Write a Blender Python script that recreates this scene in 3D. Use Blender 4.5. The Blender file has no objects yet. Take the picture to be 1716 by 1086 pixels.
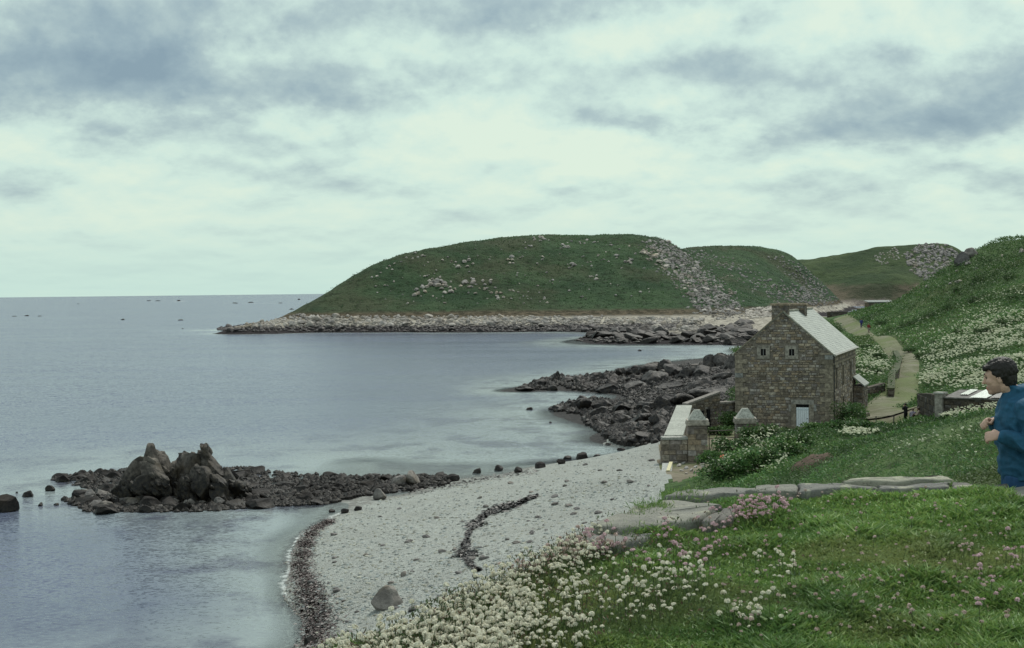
import bpy, bmesh, math, random
import numpy as np
from mathutils import Matrix, Vector
R = math.radians
SC = bpy.context.scene
COL = SC.collection
rng = np.random.default_rng(7)
random.seed(7)

# ------------------------------------------------------------------ camera
CAM_H = 14.0
F_PX, CX, CY = 2383.0, 858.0, 543.0
PITCH, ROLL = R(1.31), R(-0.636)
cam_d = bpy.data.cameras.new('camera'); cam = bpy.data.objects.new('camera', cam_d); COL.objects.link(cam)
cam_d.sensor_width = 36.0; cam_d.lens = 36.0 * F_PX / 1716.0
cam_d.clip_start = 0.1; cam_d.clip_end = 90000.0
CAM_R = Matrix.Rotation(R(90) - PITCH, 3, 'X') @ Matrix.Rotation(ROLL, 3, 'Z')
cam.matrix_world = Matrix.Translation((0, 0, CAM_H)) @ CAM_R.to_4x4()
SC.camera = cam
SC.view_settings.view_transform = 'Standard'; SC.view_settings.look = 'None'
SC.view_settings.exposure = 0.26; SC.view_settings.gamma = 1.0
SC.view_settings.use_curve_mapping = False
SC.cycles.max_bounces = 5; SC.cycles.diffuse_bounces = 2; SC.cycles.glossy_bounces = 2
SC.cycles.transparent_max_bounces = 6; SC.cycles.caustics_reflective = False; SC.cycles.caustics_refractive = False
SC.cycles.use_denoising = True

def ray(px, py):
    v = CAM_R @ Vector(((px - CX) / F_PX, -(py - CY) / F_PX, -1.0))
    return v.normalized()
def P(px, py, d):
    v = ray(px, py); t = d / v.y
    return (v.x * t, d, CAM_H + v.z * t)
def PZ(px, py, z):
    v = ray(px, py); t = (z - CAM_H) / v.z
    return (v.x * t, v.y * t, z)

# ------------------------------------------------------------------ node helper
class NT:
    def __init__(s, tree):
        s.t = tree
    def n(s, typ, ins=None, **props):
        nd = s.t.nodes.new(typ)
        for k, v in props.items():
            setattr(nd, k, v)
        for k, v in (ins or {}).items():
            sock = nd.inputs[k]
            if isinstance(v, bpy.types.NodeSocket):
                s.t.links.new(v, sock)
            else:
                sock.default_value = v
        return nd
    def math(s, op, a, b=0.0, clamp=False):
        nd = s.n('ShaderNodeMath', {0: a, 1: b}, operation=op); nd.use_clamp = clamp
        return nd.outputs[0]
    def mix(s, fac, a, b, mode='MIX'):
        nd = s.t.nodes.new('ShaderNodeMix'); nd.data_type = 'RGBA'; nd.blend_type = mode
        for sock, v in ((nd.inputs['Factor'], fac), (nd.inputs[6], a), (nd.inputs[7], b)):
            if isinstance(v, bpy.types.NodeSocket): s.t.links.new(v, sock)
            elif isinstance(v, (tuple, list)): sock.default_value = (v[0], v[1], v[2], 1)
            else: sock.default_value = v
        return nd.outputs[2]
    def rng(s, v, a, b, c=0.0, d=1.0, smooth=True):
        nd = s.n('ShaderNodeMapRange', {0: v, 1: a, 2: b, 3: c, 4: d})
        nd.interpolation_type = 'SMOOTHSTEP' if smooth else 'LINEAR'
        return nd.outputs[0]
    def noise(s, vec, scale, detail=3.0, rough=0.55, dist=0.0):
        return s.n('ShaderNodeTexNoise', {'Vector': vec, 'Scale': scale, 'Detail': detail, 'Roughness': rough, 'Distortion': dist})
    def ramp(s, fac, stops):
        nd = s.n('ShaderNodeValToRGB', {0: fac}); cr = nd.color_ramp
        while len(cr.elements) < len(stops): cr.elements.new(0.5)
        for e, (p, c) in zip(cr.elements, stops):
            e.position = p; e.color = (c[0], c[1], c[2], 1)
        return nd.outputs[0]
    def vmath(s, op, a, b=(0, 0, 0)):
        return s.n('ShaderNodeVectorMath', {0: a, 1: b}, operation=op)

# ------------------------------------------------------------------ world: overcast sky with cloud layers
SUN_EL, SUN_AZ = R(52), R(25)          # azimuth measured from +Y towards +X
world = bpy.data.worlds.new('World'); SC.world = world; world.use_nodes = True
wt = NT(world.node_tree); world.node_tree.nodes.clear()
sky = wt.n('ShaderNodeTexSky'); sky.sky_type = 'NISHITA'; sky.sun_disc = False
sky.sun_elevation = SUN_EL; sky.sun_rotation = SUN_AZ
sky.air_density = 1.0; sky.dust_density = 2.0
D = wt.n('ShaderNodeTexCoord').outputs['Generated']
sx = wt.n('ShaderNodeSeparateXYZ', {0: D})
X_, Y_, Z_ = sx.outputs
el = wt.math('MAXIMUM', Z_, 0.0)
lg = wt.math('LOGARITHM', wt.math('ADD', el, 0.035), 2.718)
cv = wt.n('ShaderNodeCombineXYZ', {0: wt.math('MULTIPLY', X_, 3.4), 1: wt.math('MULTIPLY', Y_, 3.4), 2: lg}).outputs[0]
cv_up = wt.vmath('ADD', cv, (0, 0, .13)).outputs[0]
n_big = wt.noise(cv, 2.3, 9.0, 0.52, 0.2)
n_up = wt.noise(cv_up, 2.3, 9.0, 0.52, 0.2)
n_fine = wt.noise(cv, 7.0, 8.0, 0.6, 0.1)
n_fup = wt.noise(wt.vmath('ADD', cv, (0, 0, .05)).outputs[0], 7.0, 8.0, 0.6, 0.1)
warp = wt.noise(cv, 6.0, 5.0, 0.6)
wc = wt.vmath('SUBTRACT', warp.outputs[1], (0.5, 0.5, 0.5)).outputs[0]
wcs = wt.n('ShaderNodeSeparateXYZ', {0: wc})
bx = wt.math('ADD', X_, wt.math('MULTIPLY', wcs.outputs[0], 0.10))
bz = wt.math('ADD', Z_, wt.math('MULTIPLY', wcs.outputs[1], 0.045))
bv = wt.n('ShaderNodeCombineXYZ', {0: bx, 1: bz, 2: 0.0}).outputs[0]
# cloud masses: (px, py, half width px, half height px, amount)  + darker, - brighter
CLOUDS = [(120, 40, 420, 130, .34), (30, 125, 230, 60, .26), (420, 135, 330, 50, .22), (600, 60, 320, 90, .20),
          (960, 0, 380, 55, .28), (1200, 122, 380, 55, .24), (1660, 150, 230, 62, .40), (1080, 197, 230, 26, .28),
          (1320, 226, 130, 34, .20), (1580, 212, 230, 36, .24), (1560, 300, 280, 22, .16), (470, 225, 330, 60, .14),
          (80, 190, 200, 50, .12), (1120, 320, 330, 24, .12), (900, 160, 130, 60, .10),
          (395, 60, 70, 80, -.22), (1010, 150, 210, 150, -.14), (760, 230, 330, 90, -.14), (1300, 45, 300, 60, -.12),
          (260, 200, 300, 30, -.10), (1180, 245, 260, 40, -.12)]
tot = None
for (px, py, sw, sh, am) in CLOUDS:
    r_ = ray(px, py)
    dv = wt.vmath('SUBTRACT', bv, (r_.x, r_.z, 0)).outputs[0]
    dv = wt.vmath('MULTIPLY', dv, (F_PX / sw / 1.25, F_PX / sh / 1.25, 0)).outputs[0]
    ln = wt.vmath('LENGTH', dv).outputs['Value']
    m_ = wt.rng(ln, 0.15, 1.15, am, 0.0)
    tot = m_ if tot is None else wt.math('ADD', tot, m_)
tot = wt.math('MULTIPLY', tot, wt.rng(Y_, 0.0, 0.4))
amp = wt.rng(el, 0.0, 0.12, 0.30, .85)
lit = wt.math('ADD', wt.math('MULTIPLY', wt.math('SUBTRACT', n_big.outputs[0], n_up.outputs[0]), 2.2), wt.math('MULTIPLY', wt.math('SUBTRACT', n_fine.outputs[0], n_fup.outputs[0]), .85))
nz = wt.math('ADD', wt.math('ADD', wt.math('MULTIPLY', wt.math('SUBTRACT', n_big.outputs[0], 0.5), -0.8), wt.math('MULTIPLY', wt.math('SUBTRACT', n_fine.outputs[0], 0.5), -0.15)), lit)
br = wt.math('SUBTRACT', wt.math('ADD', 0.785, wt.math('MULTIPLY', nz, amp)), wt.math('MULTIPLY', tot, .92), True)
ccol = wt.ramp(br, [(0.0, (2.05, 2.85, 3.45)), (0.25, (2.65, 3.55, 4.0)), (0.48, (3.6, 4.6, 4.7)), (0.62, (4.45, 5.65, 5.4)),
                    (0.78, (5.3, 6.7, 6.05)), (1.0, (6.1, 7.15, 6.1))])
hz = wt.rng(el, 0.0, 0.055, 0.65, 0.0)
ccol = wt.mix(hz, ccol, (4.75, 6.55, 5.95))
ccol = wt.mix(wt.rng(el, .18, .55, 0.0, .8), ccol, (5.3, 6.1, 6.4))
skyc = wt.mix(1.0, sky.outputs[0], (0.85, 1.1, 1.0), 'MULTIPLY')
fcol = wt.mix(0.94, skyc, ccol)
bg = wt.n('ShaderNodeBackground', {0: fcol, 1: 0.1})
wo = wt.n('ShaderNodeOutputWorld', {0: bg.outputs[0]})

sun_d = bpy.data.lights.new('sun', 'SUN'); sun = bpy.data.objects.new('sun', sun_d); COL.objects.link(sun)
sun_d.energy = 2.3; sun_d.angle = R(10); sun_d.color = (1.0, 0.97, 0.88)
sd = Vector((math.sin(SUN_AZ) * math.cos(SUN_EL), math.cos(SUN_AZ) * math.cos(SUN_EL), math.sin(SUN_EL)))
sun.rotation_euler = sd.to_track_quat('Z', 'Y').to_euler(); sun.location = (0, 0, 120)

# ------------------------------------------------------------------ mesh helpers
def tag(o, label=None, cat=None, group=None, kind=None):
    if label: o['label'] = label
    if cat: o['category'] = cat
    if group: o['group'] = group
    if kind: o['kind'] = kind
    return o
def mesh_np(name, V, F, mat=None, smooth=False, col=None):
    V = np.asarray(V, dtype=np.float32).reshape(-1, 3); F = np.asarray(F, dtype=np.int32)
    me = bpy.data.meshes.new(name)
    me.vertices.add(len(V)); me.vertices.foreach_set('co', V.ravel())
    m, k = F.shape
    me.loops.add(m * k); me.loops.foreach_set('vertex_index', F.ravel())
    me.polygons.add(m); me.polygons.foreach_set('loop_start', np.arange(m, dtype=np.int32) * k)
    if smooth: me.polygons.foreach_set('use_smooth', np.ones(m, dtype=bool))
    else: me.polygons.foreach_set('use_smooth', np.zeros(m, dtype=bool))
    if col is not None:
        c4 = np.ones((len(V), 4), dtype=np.float32); c4[:, :3] = col
        at = me.attributes.new('col', 'FLOAT_COLOR', 'POINT'); at.data.foreach_set('color', c4.ravel())
    if mat: me.materials.append(mat)
    me.update(calc_edges=True)
    return me
def link(name, me, parent=None, loc=None):
    o = bpy.data.objects.new(name, me); COL.objects.link(o)
    if parent: o.parent = parent
    if loc is not None: o.location = loc
    return o
def add(name, V, F, mat=None, parent=None, smooth=False, col=None, loc=None):
    return link(name, mesh_np(name, V, F, mat, smooth, col), parent, loc)
def empty(name, loc, rz=0.0):
    o = bpy.data.objects.new(name, None); COL.objects.link(o); o.location = loc; o.rotation_euler = (0, 0, rz)
    o.empty_display_size = 0.3
    return o
def copy_tree(o, parent=None):
    c = o.copy(); COL.objects.link(c)
    if parent: c.parent = parent
    for ch in list(o.children): copy_tree(ch, c)
    return c

class MB:                                   # quad mesh collector
    def __init__(s): s.v, s.f, s.c, s.n = [], [], [], 0
    def put(s, V, F, c=None):
        V = np.asarray(V, float).reshape(-1, 3); F = np.asarray(F, int)
        s.v.append(V); s.f.append(F + s.n); s.n += len(V)
        s.c.append(np.tile(np.asarray(c if c is not None else (1, 1, 1), float), (len(V), 1)))
    def box(s, x0, x1, y0, y1, z0, z1, c=None, bev=0.0, jit=0.0):
        V = np.array([(x, y, z) for z in (z0, z1) for (x, y) in ((x0, y0), (x1, y0), (x1, y1), (x0, y1))], float)
        if jit: V += rng.uniform(-jit, jit, V.shape)
        s.put(V, BOXF, c)
    def hexa(s, V, c=None): s.put(V, BOXF, c)
    def bar(s, a, b, r, c=None):
        a, b = np.array(a, float), np.array(b, float); d = b - a; L = np.linalg.norm(d); d /= L
        u = np.cross(d, (0, 0, 1.0) if abs(d[2]) < .9 else (1.0, 0, 0)); u /= np.linalg.norm(u); w = np.cross(d, u)
        q = [u * r, w * r, -u * r, -w * r]
        s.put([a + k for k in q] + [b + k for k in q], BOXF, c)
    def build(s, name, mat, parent=None, smooth=False, loc=None):
        return add(name, np.concatenate(s.v), np.concatenate(s.f), mat, parent, smooth, np.concatenate(s.c), loc)
BOXF = np.array([(0, 3, 2, 1), (4, 5, 6, 7), (0, 1, 5, 4), (1, 2, 6, 5), (2, 3, 7, 6), (3, 0, 4, 7)])

# ------------------------------------------------------------------ numpy noise
def _h(ix, iy, iz, s):
    n = (ix * 374761393 + iy * 668265263 + iz * 2147483647 + s * 974711) & 0xFFFFFFFF
    n = ((n ^ (n >> 13)) * 1274126177) & 0xFFFFFFFF
    n = (n ^ (n >> 16)) & 0xFFFFFFFF
    return n / 4294967295.0
def vnoise(x, y, z=None, s=0):
    x = np.asarray(x, float); y = np.asarray(y, float); z = np.zeros_like(x) if z is None else np.asarray(z, float)
    ix, iy, iz = np.floor(x).astype(np.int64), np.floor(y).astype(np.int64), np.floor(z).astype(np.int64)
    fx, fy, fz = x - ix, y - iy, z - iz
    fx, fy, fz = (t * t * (3 - 2 * t) for t in (fx, fy, fz))
    r = 0
    for dx in (0, 1):
        for dy in (0, 1):
            for dz in (0, 1):
                w = (fx if dx else 1 - fx) * (fy if dy else 1 - fy) * (fz if dz else 1 - fz)
                r = r + w * _h(ix + dx, iy + dy, iz + dz, s)
    return r * 2 - 1
def fbm(x, y, sc, octv=4, s=0, g=0.5):
    a, r, t = 1.0, 0, 0
    for o in range(octv):
        r = r + a * vnoise(np.asarray(x) * sc + 17.3 * o, np.asarray(y) * sc + 9.1 * o, s=s + o); t += a
        a *= g; sc *= 2.03
    return r / t
def sstep(a, b, x):
    t = np.clip((np.asarray(x, float) - a) / (b - a), 0, 1); return t * t * (3 - 2 * t)

# ------------------------------------------------------------------ materials
MATS = {}
def new_mat(name):
    m = bpy.data.materials.new(name); m.use_nodes = True; m.node_tree.nodes.clear(); MATS[name] = m
    return m, NT(m.node_tree)
def finish(nt, color, rough=0.85, normal=None, spec=0.25, **extra):
    ins = {'Base Color': color if isinstance(color, bpy.types.NodeSocket) else (*color, 1), 'Roughness': rough, 'Specular IOR Level': spec}
    if normal is not None: ins['Normal'] = normal
    ins.update(extra)
    b = nt.n('ShaderNodeBsdfPrincipled', ins)
    nt.n('ShaderNodeOutputMaterial', {0: b.outputs[0]})
    return b
def bump(nt, h, strength, dist):
    return nt.n('ShaderNodeBump', {'Height': h, 'Strength': strength, 'Distance': dist}).outputs[0]
def wpos(nt): return nt.n('ShaderNodeNewGeometry').outputs['Position']
def zof(nt, p): return nt.n('ShaderNodeSeparateXYZ', {0: p}).outputs[2]

def rock_mat(name, pale, mid, lichen, dark, tide, soft, sc=1.0, lich=0.35, rough=0.9):
    m, nt = new_mat(name); p = wpos(nt)
    a = nt.noise(p, 0.9 * sc, 6.0, 0.65); b = nt.noise(p, 3.5 * sc, 5.0, 0.65); c = nt.noise(p, 0.35 * sc, 4.0, 0.6)
    base = nt.mix(nt.rng(a.outputs[0], 0.35, 0.65), mid, pale)
    base = nt.mix(nt.math('MULTIPLY', nt.rng(c.outputs[0], 0.5, 0.68), lich), base, lichen)
    base = nt.mix(nt.math('MULTIPLY', nt.rng(b.outputs[0], 0.5, 0.3), 0.6), base, tuple(x * 0.42 for x in mid))
    oi = nt.n('ShaderNodeObjectInfo').outputs['Random']
    base = nt.mix(1.0, base, nt.ramp(oi, [(0, (.68, .68, .70)), (.5, (.95, .95, .95)), (1, (1.2, 1.16, 1.1))]), 'MULTIPLY')
    zz = nt.math('ADD', zof(nt, p), nt.math('MULTIPLY', nt.math('SUBTRACT', b.outputs[0], 0.5), soft * 2.0))
    wet = nt.rng(zz, tide - soft, tide + soft, 1.0, 0.0)
    dk = nt.mix(nt.rng(b.outputs[0], 0.42, 0.62), dark, tuple(x * 2.2 + y * .004 for x, y in zip(dark, (3, 2, 0))))
    col = nt.mix(wet, base, dk)
    h = nt.math('ADD', nt.math('MULTIPLY', a.outputs[0], 0.6), nt.math('MULTIPLY', b.outputs[0], 0.35))
    ro = nt.rng(wet, 0, 1, rough, 0.6)
    finish(nt, col, ro, bump(nt, h, 0.9, 0.25 / sc), 0.3)
    return m
M_ISLET = rock_mat('islet_rock', (.18, .16, .14), (.052, .046, .041), (.12, .085, .037), (.008, .007, .007), 1.9, .8, 1.2, .35)
M_BOULD = rock_mat('boulder_rock', (.23, .215, .205), (.12, .11, .105), (.17, .13, .07), (.02, .017, .016), .22, .3, 1.6, .3)
M_SHORE = rock_mat('shore_rock', (.22, .20, .19), (.07, .063, .063), (.18, .125, .06), (.011, .0095, .0105), 3.6, 1.7, .8, .3)
M_HEADR = rock_mat('headland_rock', (.48, .445, .41), (.22, .20, .185), (.36, .27, .14), (.030, .026, .028), 2.4, .7, .22, .35)
M_HILLR = rock_mat('hill_rock', (.42, .40, .38), (.27, .25, .235), (.33, .28, .18), (.1, .1, .1), -50, .5, .35, .3)

def leaf_mat(name, rough=0.6, trans=0.25, spec=0.3):
    m, nt = new_mat(name)
    c = nt.n('ShaderNodeAttribute', attribute_name='col').outputs[0]
    d = nt.n('ShaderNodeBsdfPrincipled', {'Base Color': c, 'Roughness': rough, 'Specular IOR Level': spec})
    t = nt.n('ShaderNodeBsdfTranslucent', {0: c})
    mx = nt.n('ShaderNodeMixShader', {0: trans, 1: d.outputs[0], 2: t.outputs[0]})
    nt.n('ShaderNodeOutputMaterial', {0: mx.outputs[0]})
    return m
M_LEAF = leaf_mat('leaf'); M_GRASS = leaf_mat('grass_blade', .55, .3); M_PETAL = leaf_mat('petal', .7, .35, .2)

def attr_mat(name, rough=.85, spec=.25, nsc=6.0, amt=.35, bdist=.02, bst=.6):
    m, nt = new_mat(name); p = wpos(nt)
    c = nt.n('ShaderNodeAttribute', attribute_name='col').outputs[0]
    a = nt.noise(p, nsc, 6.0, .7); b = nt.noise(p, nsc * .25, 4.0, .6)
    f = nt.math('MULTIPLY', nt.rng(a.outputs[0], .3, .7), nt.rng(b.outputs[0], .25, .75, .6, 1.2))
    col = nt.mix(1.0, c, nt.ramp(f, [(0, (1 - amt,) * 3), (1, (1 + amt,) * 3)]), 'MULTIPLY')
    finish(nt, col, rough, bump(nt, a.outputs[0], bst, bdist), spec)
    return m
M_STONE = attr_mat('wall_stone', nsc=3.5, amt=.45, bdist=.05)
M_SLAB = attr_mat('slab_stone', nsc=9.0, amt=.4, bdist=.02)
M_PAINT = attr_mat('painted_wood', .5, .4, 8.0, .08, .004, .3)
M_METAL = attr_mat('old_metal', .6, .4, 6.0, .35, .004, .4)
M_CLOTH = attr_mat('plain_cloth', .9, .15, 40.0, .12, .002, .3)
M_PEB = attr_mat('pebble', .85, .25, 12.0, .25, .01, .4)
M_WEED = attr_mat('sea_weed', .5, .45, 10.0, .4, .01, .4)
M_DARK, _nt = new_mat('painted_shade'); finish(_nt, (.006, .006, .007), .9)  # near-black colour painted in for unlit openings and the shadow under the door lintel
# ------------------------------------------------------------------ terrain fields
class Field:                                # multiquadric through measured points, in log-depth coordinates
    def __init__(s, pts, c=0.035, off=20.0, soft=1e-4):
        s.off = off; p = np.array(pts, float); q = s.tr(p[:, 0], p[:, 1]); n = len(p); s.q = q; s.c = c
        d = np.sqrt(((q[:, None] - q[None]) ** 2).sum(-1) + c * c)
        A = np.zeros((n + 3, n + 3)); A[:n, :n] = d + np.eye(n) * -soft
        A[:n, n] = 1; A[:n, n + 1:] = q; A[n, :n] = 1; A[n + 1:, :n] = q.T
        s.w = np.linalg.solve(A, np.concatenate([p[:, 2], np.zeros(3)]))
    def tr(s, x, y): return np.stack([x / (y + s.off), np.log(y + s.off)], -1)
    def __call__(s, x, y):
        x = np.asarray(x, float); sh = x.shape; x = x.ravel(); y = np.asarray(y, float).ravel()
        out = np.empty(len(x)); n = len(s.q)
        for i in range(0, len(x), 20000):
            q = s.tr(x[i:i + 20000], y[i:i + 20000])
            d = np.sqrt(((q[:, None] - s.q[None]) ** 2).sum(-1) + s.c ** 2)
            out[i:i + 20000] = d @ s.w[:n] + s.w[n] + q @ s.w[n + 1:]
        return out.reshape(sh)

W0 = [PZ(*t, 0.0) for t in ((500, 1080), (478, 1000), (480, 940), (505, 895), (562, 862), (640, 828), (740, 806), (860, 790), (960, 772), (1060, 752))]
shore_pts = list(W0) + [
    (3.5, 9.9, 11.75), (7, 10, 11.9), (1.2, 12, 10.4), (-2, 12, 8.0), (-5, 12, 5.2), (-11, 12, 1.8), (-17, 12, -.4), (12, 10, 12.2),
    (-1.2, 25, 5.2), (1.5, 25, 7.0), (2.6, 25, 8.3), (4.2, 25, 9.2), (-6, 25, 3.2), (-14, 25, .5), (-20, 25, -1),
    P(1450, 799, 30), P(1450, 800, 20)[:2] + (10.7,), P(1650, 799, 22), P(1650, 800, 15)[:2] + (11.5,), P(1800, 790, 22), P(1800, 720, 45),
    P(1550, 770, 33), P(1450, 755, 52), P(1450, 738, 80), P(1300, 808, 60), P(1250, 800, 71), P(1250, 758, 84), P(1340, 738, 96),
    P(1400, 736, 104), P(1560, 720, 88), P(1660, 708, 75), P(1716, 706, 70), P(1600, 745, 48), P(1700, 745, 40), P(1575, 703, 97),
    P(1600, 655, 120), P(1700, 655, 118), P(1540, 704, 108), P(1500, 726, 96), P(1520, 722, 98), P(1470, 708, 121), P(1520, 712, 117), P(1500, 692, 127), P(1440, 700, 124), P(1900, 690, 70),
    P(1200, 792, 84), P(1160, 782, 90), P(1130, 795, 84), P(1110, 808, 80), P(1150, 803, 79),
    (3, 62, 3.3), (6, 45, 4.6), (0, 45, 3.6), (-4, 45, 2.6), (10, 60, 5.2), (8.5, 74, 3.1), (4, 80, 2.2), (0, 85, 1.6),
    # yard and house
    (11, 95, 2.4), (13.5, 96, 2.4), (14, 110, 2.1), (17, 103, 2.3), (15, 118, 2.1), (19, 123, 2.2), (23, 119.5, 2.15), (27, 119.5, 2.15), (30, 128, 2.2), (33.5, 137, 2.4),
    (26, 139, 2.4), (20, 134, 2.2),
    # track and fields
    P(1470, 692, 130), P(1530, 635, 165), P(1515, 597, 198), P(1462, 568, 235), P(1425, 546, 290), P(1402, 534, 340), P(1400, 531, 395), (60, 395, 6.2), (120, 400, 9),
    P(1440, 610, 175), P(1460, 652, 147), P(1400, 575, 230), P(1440, 572, 225), P(1380, 545, 320), P(1545, 655, 146), P(1560, 605, 183), P(1500, 560, 225), P(1450, 545, 272),
    # right hill
    P(1716, 648, 128), P(1716, 600, 155), P(1716, 555, 182), P(1716, 500, 215), P(1716, 446, 245), P(1716, 409, 275), P(1640, 420, 285), P(1612, 452, 292),
    P(1650, 470, 250), P(1650, 540, 200), P(1600, 500, 248), P(1600, 560, 205), P(1560, 480, 290), P(1500, 508, 300), P(1520, 530, 255), P(1620, 620, 150), P(1900, 395, 280), P(1900, 520, 200),
    P(1900, 630, 130), (130, 340, 16), (90, 340, 9.5), (170, 340, 17), (75, 420, 5), (110, 420, 6), (150, 420, 8), (200, 300, 23),
    # rocks west of the house
    (12, 128, .9), (9, 142, .1), (14, 142, 1.1), (19, 146, 2.1), PZ(930, 692, 0), PZ(1030, 670, .9), PZ(1120, 655, 1.6), PZ(870, 657, 0), PZ(950, 645, .4), PZ(905, 667, -.7), PZ(950, 666, -.5), PZ(1000, 664, -.25),
    PZ(1050, 632, 1.5), PZ(1150, 625, 2.4), PZ(1215, 618, 3.2), PZ(1050, 617, -.2), PZ(1150, 604, -.2), PZ(1225, 592, -.2), (62, 330, 2.5), (55, 300, 1.5), (52, 250, 3.4), (36, 190, 3.4),
    (60, 352, 0), (70, 400, 3), (40, 340, -1.5), (30, 300, -2), (10, 260, -2.2), (-10, 220, -2.5), (-8, 160, -2), (0, 135, -1), (-20, 120, -1.5), (-40, 140, -3), (-60, 110, -3.5),
    PZ(300, 830, -.15), PZ(150, 825, -.35), PZ(450, 825, -.1), PZ(580, 822, .1), PZ(300, 790, -1.2), PZ(500, 790, -1), PZ(30, 840, -1), PZ(300, 880, -.9), PZ(420, 900, -.8),
    PZ(250, 950, -1.8), PZ(350, 1060, -1.6), PZ(60, 1000, -3), PZ(430, 1060, -.7), PZ(-200, 900, -4), (-30, 40, -3), (-45, 60, -4), (-10, 200, -3), (0, 420, -4), (-60, 300, -5), (-120, 420, -8), (-80, 150, -5),
]
F_SHORE = Field(shore_pts)
def poly_mask(px, py, poly):
    poly = np.array(poly, float); inside = np.zeros(np.shape(px), bool); j = len(poly) - 1
    for i in range(len(poly)):
        xi, yi, xj, yj = *poly[i], *poly[j]
        c = ((yi > py) != (yj > py)) & (px < (xj - xi) * (py - yi) / (yj - yi + 1e-12) + xi); inside ^= c; j = i
    return inside
def dist_poly(x, y, pts):
    d = np.full(np.shape(x), 1e9); pts = np.array(pts, float)
    for a, b in zip(pts[:-1], pts[1:]):
        ab = b - a; t = np.clip(((x - a[0]) * ab[0] + (y - a[1]) * ab[1]) / (ab @ ab), 0, 1)
        d = np.minimum(d, np.hypot(x - a[0] - t * ab[0], y - a[1] - t * ab[1]))
    return d
TRACK = [(27.5 + 4.2, 122), (33.5, 131), (40, 146), P(1515, 640, 163)[:2], P(1523, 618, 180)[:2], P(1512, 597, 198)[:2], P(1490, 582, 214)[:2],
         P(1462, 567, 236)[:2], P(1440, 556, 262)[:2], P(1424, 546, 290)[:2], P(1410, 538, 320)[:2], P(1405, 534, 342)[:2]]
TRACK_W = [2.8, 2.5, 1.8, 1.6, 1.6, 1.5, 1.35, 1.3, 1.4, 1.9, 2.8, 4.0]
# the vegetated ground; everything else of the shore is shingle, rock or yard
BEACH_POLY = [(-26, 8), (-7, 8), (-4.5, 30), (-1, 45), (1.8, 55), (4.2, 64), (7.0, 72), (9.2, 82), (10.0, 94), (10.3, 100), (13.0, 118), (16, 128), (20, 140), (28, 165), (36, 190), (44, 240), (48, 300), (52, 345), (-60, 345), (-120, 200), (-60, 8)]
YARD_POLY = [(9, 78.5), (11.4, 80), (13.6, 86), (15.2, 98), (18, 110), (19, 117), (24, 119), (28.5, 117.5), (34, 116.5), (36.3, 122), (36, 131), (31, 131), (28, 121), (19.3, 124.5), (18.5, 128), (14, 122), (11.6, 112), (9.6, 95)]
def veg_mask(x, y):
    x = np.asarray(x, float); y = np.asarray(y, float); w = fbm(x, y, .5, 2, 31) * .6
    m = ~poly_mask(x + w, y - w, BEACH_POLY) & ~poly_mask(x + w, y + w, YARD_POLY)
    m &= dist_poly(x, y, TRACK) > 1.75
    return m
HOUSE_O = np.array((23.15, 121.4)); HOUSE_RZ = R(-20)
def house_mask(x, y, grow=0.0):
    c, s = math.cos(-HOUSE_RZ), math.sin(-HOUSE_RZ); dx, dy = np.asarray(x) - HOUSE_O[0], np.asarray(y) - HOUSE_O[1]
    u, v = dx * c - dy * s, dx * s + dy * c
    return (np.abs(u) < 4.1 + grow) & (v > -grow) & (v < 17 + grow)
def H(x, y):
    x = np.asarray(x, float); y = np.asarray(y, float)
    b = F_SHORE(x, y)
    hill = sstep(0, 12, b - 3.2)
    tr = sstep(2.0, 5.0, dist_poly(x, y, TRACK))
    b = b + tr * hill * (fbm(x, y, .09, 3, 3) * .9 + fbm(x, y, .35, 3, 5) * .22)
    return b + fbm(x, y, .25, 3, 9) * .06
def grid_quads(nr, nc):
    i = np.arange(nr - 1)[:, None] * nc + np.arange(nc - 1)[None]
    return np.stack([i, i + 1, i + nc + 1, i + nc], -1).reshape(-1, 4)
def submesh(V, F, keep):
    F = F[keep]; u, inv = np.unique(F.ravel(), return_inverse=True)
    return V[u], inv.reshape(F.shape)

ys = np.exp(np.linspace(math.log(8.0 + 12), math.log(425 + 12), 420)) - 12
us = np.linspace(-.40, .52, 380)
YY, UU = np.meshgrid(ys, us, indexing='ij'); XX = UU * (YY + 22)
ZZ = H(XX, YY)
class Grid:                                 # quick look-up of a meshed height field
    def __init__(s, ys, us, off, Z): s.ys, s.us, s.off, s.Z = ys, us, off, Z
    def __call__(s, x, y):
        x = np.asarray(x, float); y = np.asarray(y, float); x, y = np.broadcast_arrays(x, y)
        fy = np.interp(y, s.ys, np.arange(len(s.ys))); fu = np.interp(x / (y + s.off), s.us, np.arange(len(s.us)))
        i = np.minimum(fy.astype(int), len(s.ys) - 2); j = np.minimum(fu.astype(int), len(s.us) - 2); a, b = fy - i, fu - j; Z = s.Z
        return (Z[i, j] * (1 - b) + Z[i, j + 1] * b) * (1 - a) + (Z[i + 1, j] * (1 - b) + Z[i + 1, j + 1] * b) * a
H = Grid(ys, us, 22, ZZ)
SV = np.stack([XX, YY, ZZ], -1).reshape(-1, 3); SF = grid_quads(*XX.shape)
cen = SV[SF].mean(1)
in_beach = poly_mask(cen[:, 0], cen[:, 1], BEACH_POLY); in_yard = poly_mask(cen[:, 0], cen[:, 1], YARD_POLY)

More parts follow.
